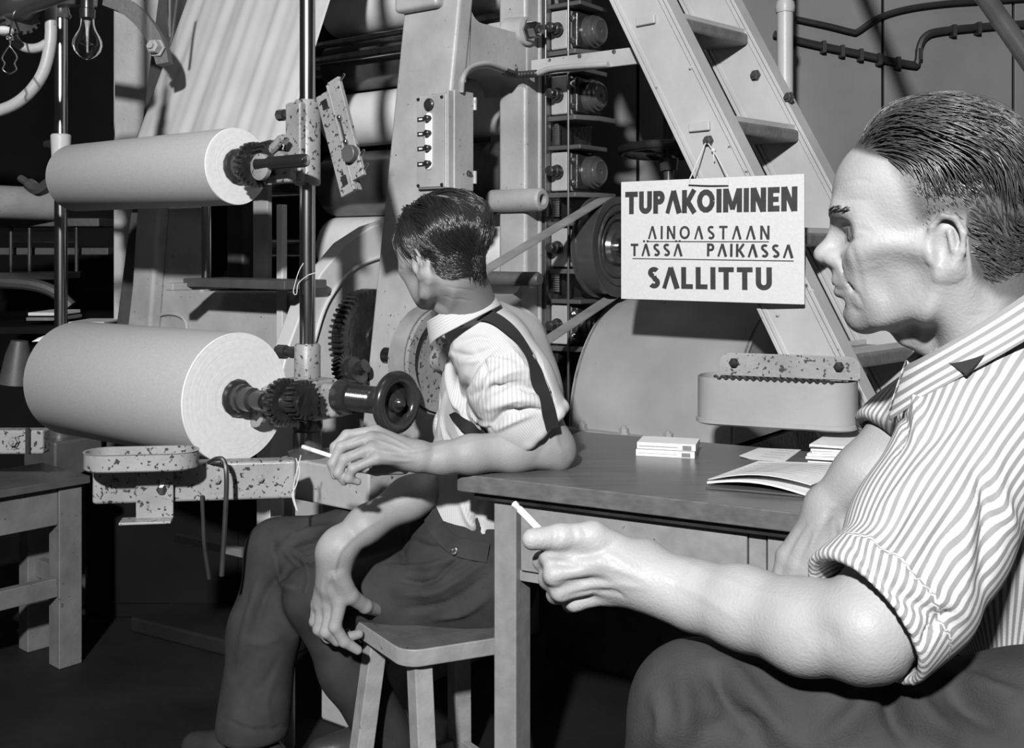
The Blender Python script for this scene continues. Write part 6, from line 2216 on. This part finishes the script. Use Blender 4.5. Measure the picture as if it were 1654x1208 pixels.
# collar placed round the neck of the far man: frame along the neck
cn = Vector(nb2) + Vector((0, 0, .005))
def frame3(o, f, u):
    u = u.normalized(); l = u.cross(f).normalized(); f = l.cross(u)
    M = Matrix((f, l, u)).transposed().to_4x4(); M.translation = o
    return M
CM2 = frame3(P(747, 512, 2.315), Vector((-.93, .36, 0)), Vector((-.36, .0, .93)))
def ring2(t, l_):
    c, s = math.cos(t), math.sin(t)
    up = 1 - abs(l_ - 1)
    out = (.003 if l_ < 1 else .007 + .013 * (l_ - 1))
    tip = max(0, c) ** 3
    rx, ry = .068 + out, .066 + out
    return (rx * c, ry * s, .018 + .010 * (1 - c) - (1 - up) * (.044 + .018 * tip))
collar(CM2, shirt2, 'pale_shirt', ring2, gap=.30)

# suspenders of the far man
ln = cy.line([(742, 518), (764, 510), (788, 514), (814, 530), (837, 556), (856, 590), (870, 625), (881, 660), (888, 690)], 6)
if len(ln) > 3: cy.ribbon(ln, .030, .0022, 'suspender_strap', 'strap_dark', far, .009)
ln = cy.line([(734, 665), (748, 682), (768, 694), (790, 700)], 6)
if len(ln) > 3: cy.ribbon(ln, .026, .0022, 'side_strap', 'strap_dark', far)
ln = cy.line([(716, 572), (710, 600), (704, 626), (698, 642)], 5)
if len(ln) > 3: cy.ribbon(ln, .020, .0022, 'front_strap', 'strap_dark', far)
ln = cy.line([(692, 668), (690, 700), (686, 735), (684, 758)], 5)
if len(ln) > 3: cy.ribbon(ln, [.012 + .012 * i / max(1, len(ln) - 1) for i in range(len(ln))], .0022, 'front_strap_end', 'strap_dark', far)
h_, n_3 = cy.hit(695, 648)
if h_ is not None:
    d = Vector((-.12, 0, -1)); s = n_3.cross(d).normalized(); u = s.cross(n_3)
    FC = frame(h_ + n_3 * .004, s, u, n_3)
    ck_ = MB(FC).box((-.011, -.014, -.001), (.011, .014, .004)).build('strap_clip', 'dark_steel', far, bevel=.0015)
    MB(FC).tube([(-.007, -.014, .003), (-.006, -.028, .004), (.0, -.033, .004), (.006, -.028, .004), (.007, -.014, .003)], .0017, 6).build('clip_wire', 'steel', ck_)
    MB(FC).lathe([(0, .004), (.004, .004), (.005, .002)], (0, -.036, .0), (0, 0, 1), 10).build('clip_button', 'dark_steel', ck_)

# trousers
PF = Field()
PF.ell(pel2 + nv(0, 0, -.015), (.150, .175, .120), RT2, .04)
PF.cap(pel2, pel2 + nv(.005, 0, .095), .150, .143, .03)
HRf, KRf = A3(P(715, 893, 2.66)), A3(P(452, 893, 2.60))
ARf = A3(P(408, 1172, 2.52))
PF.chain([HRf, A3(P(580, 882, 2.64)), KRf], [.105, .090, .076], .04)
PF.chain([KRf, A3(P(427, 1020, 2.55)), ARf], [.076, .080, .085], .04, None)
HLf, KLf = A3(P(782, 955, 2.47)), A3(P(512, 962, 2.485))
ALf = A3(P(635, 1205, 2.58))
PF.chain([HLf, A3(P(650, 962, 2.48)), KLf], [.108, .088, .068], .04)
PF.chain([KLf, A3(P(565, 1080, 2.52)), ALf], [.068, .066, .064], .04)
PF.box(A3(P(408, 1186, 2.52)) - nv(0, 0, .10), (.14, .14, .10), None, .002, .004, True)
Vp, Qp = PF.mesh(.0065)
cp_ = Cloth(Vp, Qp, 1)
cp_.noise(.0024, 20, 17)
for ln, am, w in (([(560, 830), (520, 870), (470, 890)], -.010, .012), ([(590, 850), (540, 890), (490, 905)], .008, .012), ([(450, 870), (480, 910), (520, 900)], -.008, .010), ([(440, 880), (455, 940), (480, 950)], .007, .011),
                  ([(460, 920), (430, 960), (410, 1020)], -.006, .011), ([(420, 930), (400, 1000), (385, 1080)], .005, .014), ([(640, 800), (560, 845), (470, 860)], .006, .012), ([(500, 840), (470, 865), (440, 900)], -.006, .010),
                  ([(640, 935), (690, 940), (740, 905)], -.008, .009), ([(650, 985), (720, 975), (788, 930)], -.007, .010), ([(640, 960), (710, 955), (786, 905)], .007, .010), ([(700, 1000), (750, 990), (788, 965)], .006, .009), ([(620, 915), (690, 915), (745, 895)], .006, .009),
                  ([(640, 820), (645, 870), (655, 915)], -.007, .009), ([(500, 985), (530, 1030), (560, 1060)], -.006, .010), ([(520, 1010), (560, 1050), (600, 1100)], .005, .010), ([(440, 1100), (430, 1140), (440, 1175)], .002, .010),
                  ([(360, 1160), (410, 1180), (465, 1172)], -.004, .004), ([(395, 960), (430, 1005), (470, 1025)], -.0025, .010), ([(390, 1030), (425, 1040), (465, 1020)], .002, .011), ([(450, 1060), (430, 1100), (395, 1125)], -.0018, .010), ([(480, 880), (500, 930), (490, 970)], .005, .008), ([(600, 985), (560, 960), (540, 1000)], -.005, .009), ([(660, 870), (700, 885), (735, 880)], -.005, .007), ([(670, 940), (720, 925), (780, 890)], .004, .007), ([(690, 1000), (740, 975), (786, 950)], -.004, .006)):
    cp_.fold(ln, am * 1.7, w * .8)
tr2 = emit('trousers', [(cp_.V, cp_.Q)], 'denim', far)
cp_.tree()
h_, n_4 = cp_.hit(735, 893)
if h_ is not None:
    MB().lathe([(-.004, .0085), (.003, .0085), (.0035, .0055), (.0015, .005), (.0015, 0)], h_ + n_4 * .0095, n_4, 18).build('button', 'steel', tr2)
ln = cp_.line([(690, 800), (700, 835), (718, 865), (745, 885), (786, 893)], 6)
if len(ln) > 3: cp_.ribbon(ln, .040, .003, 'waistband', 'denim', tr2)
# shoes
for (c, d, nm) in ((ARf, nv(-.85, .4, 0), 0), (ALf, nv(-.9, -.1, 0), 1)):
    d = d / np.linalg.norm(d)
    ZF = Field()
    b0 = nv(c[0], c[1], .045)
    ZF.cap(b0 - d * .05, b0 + d * .07, .043, .046, .03)
    ZF.cap(b0 + d * .07, b0 + d * .17 - nv(0, 0, .01), .046, .034, .03)
    ZF.cap(nv(c[0], c[1], .085), b0, .050, .045, .03)
    ZF.box(nv(b0[0], b0[1], -.1), (.4, .4, .1), None, .001, .002, True)
    Vz, Qz = ZF.mesh(.006)
    emit('shoe', [(relax(Vz, Qz, 2), Qz)], 'shoe_leather', far)
# sock showing under the far trouser leg
XF = Field()
XF.cap(nv(ARf[0], ARf[1], .09), ARf + nv(0, 0, .0), .056, .060, .02)
Vx, Qx = XF.mesh(.006)
emit('sock', [(Vx, Qx)], 'machine_paint', far)
# his cigarette
c0, c1 = P(545, 740, 2.190), P(487, 721, 2.175)
cg = thing('cigarette', 'lit cigarette between the far man\'s fingers, left of his wrist', 'cigarette', c0)
dd = c1 - c0
MB().lathe([(0, .0044), (dd.length * .72, .0044)], c0, dd, 16).build('paper_tube', 'cigarette_paper', cg)
MB().lathe([(dd.length * .72, .0043), (dd.length * .76, .0048), (dd.length * .95, .0046), (dd.length, .003)], c0, dd, 12).build('ash', 'cigarette_ash', cg)
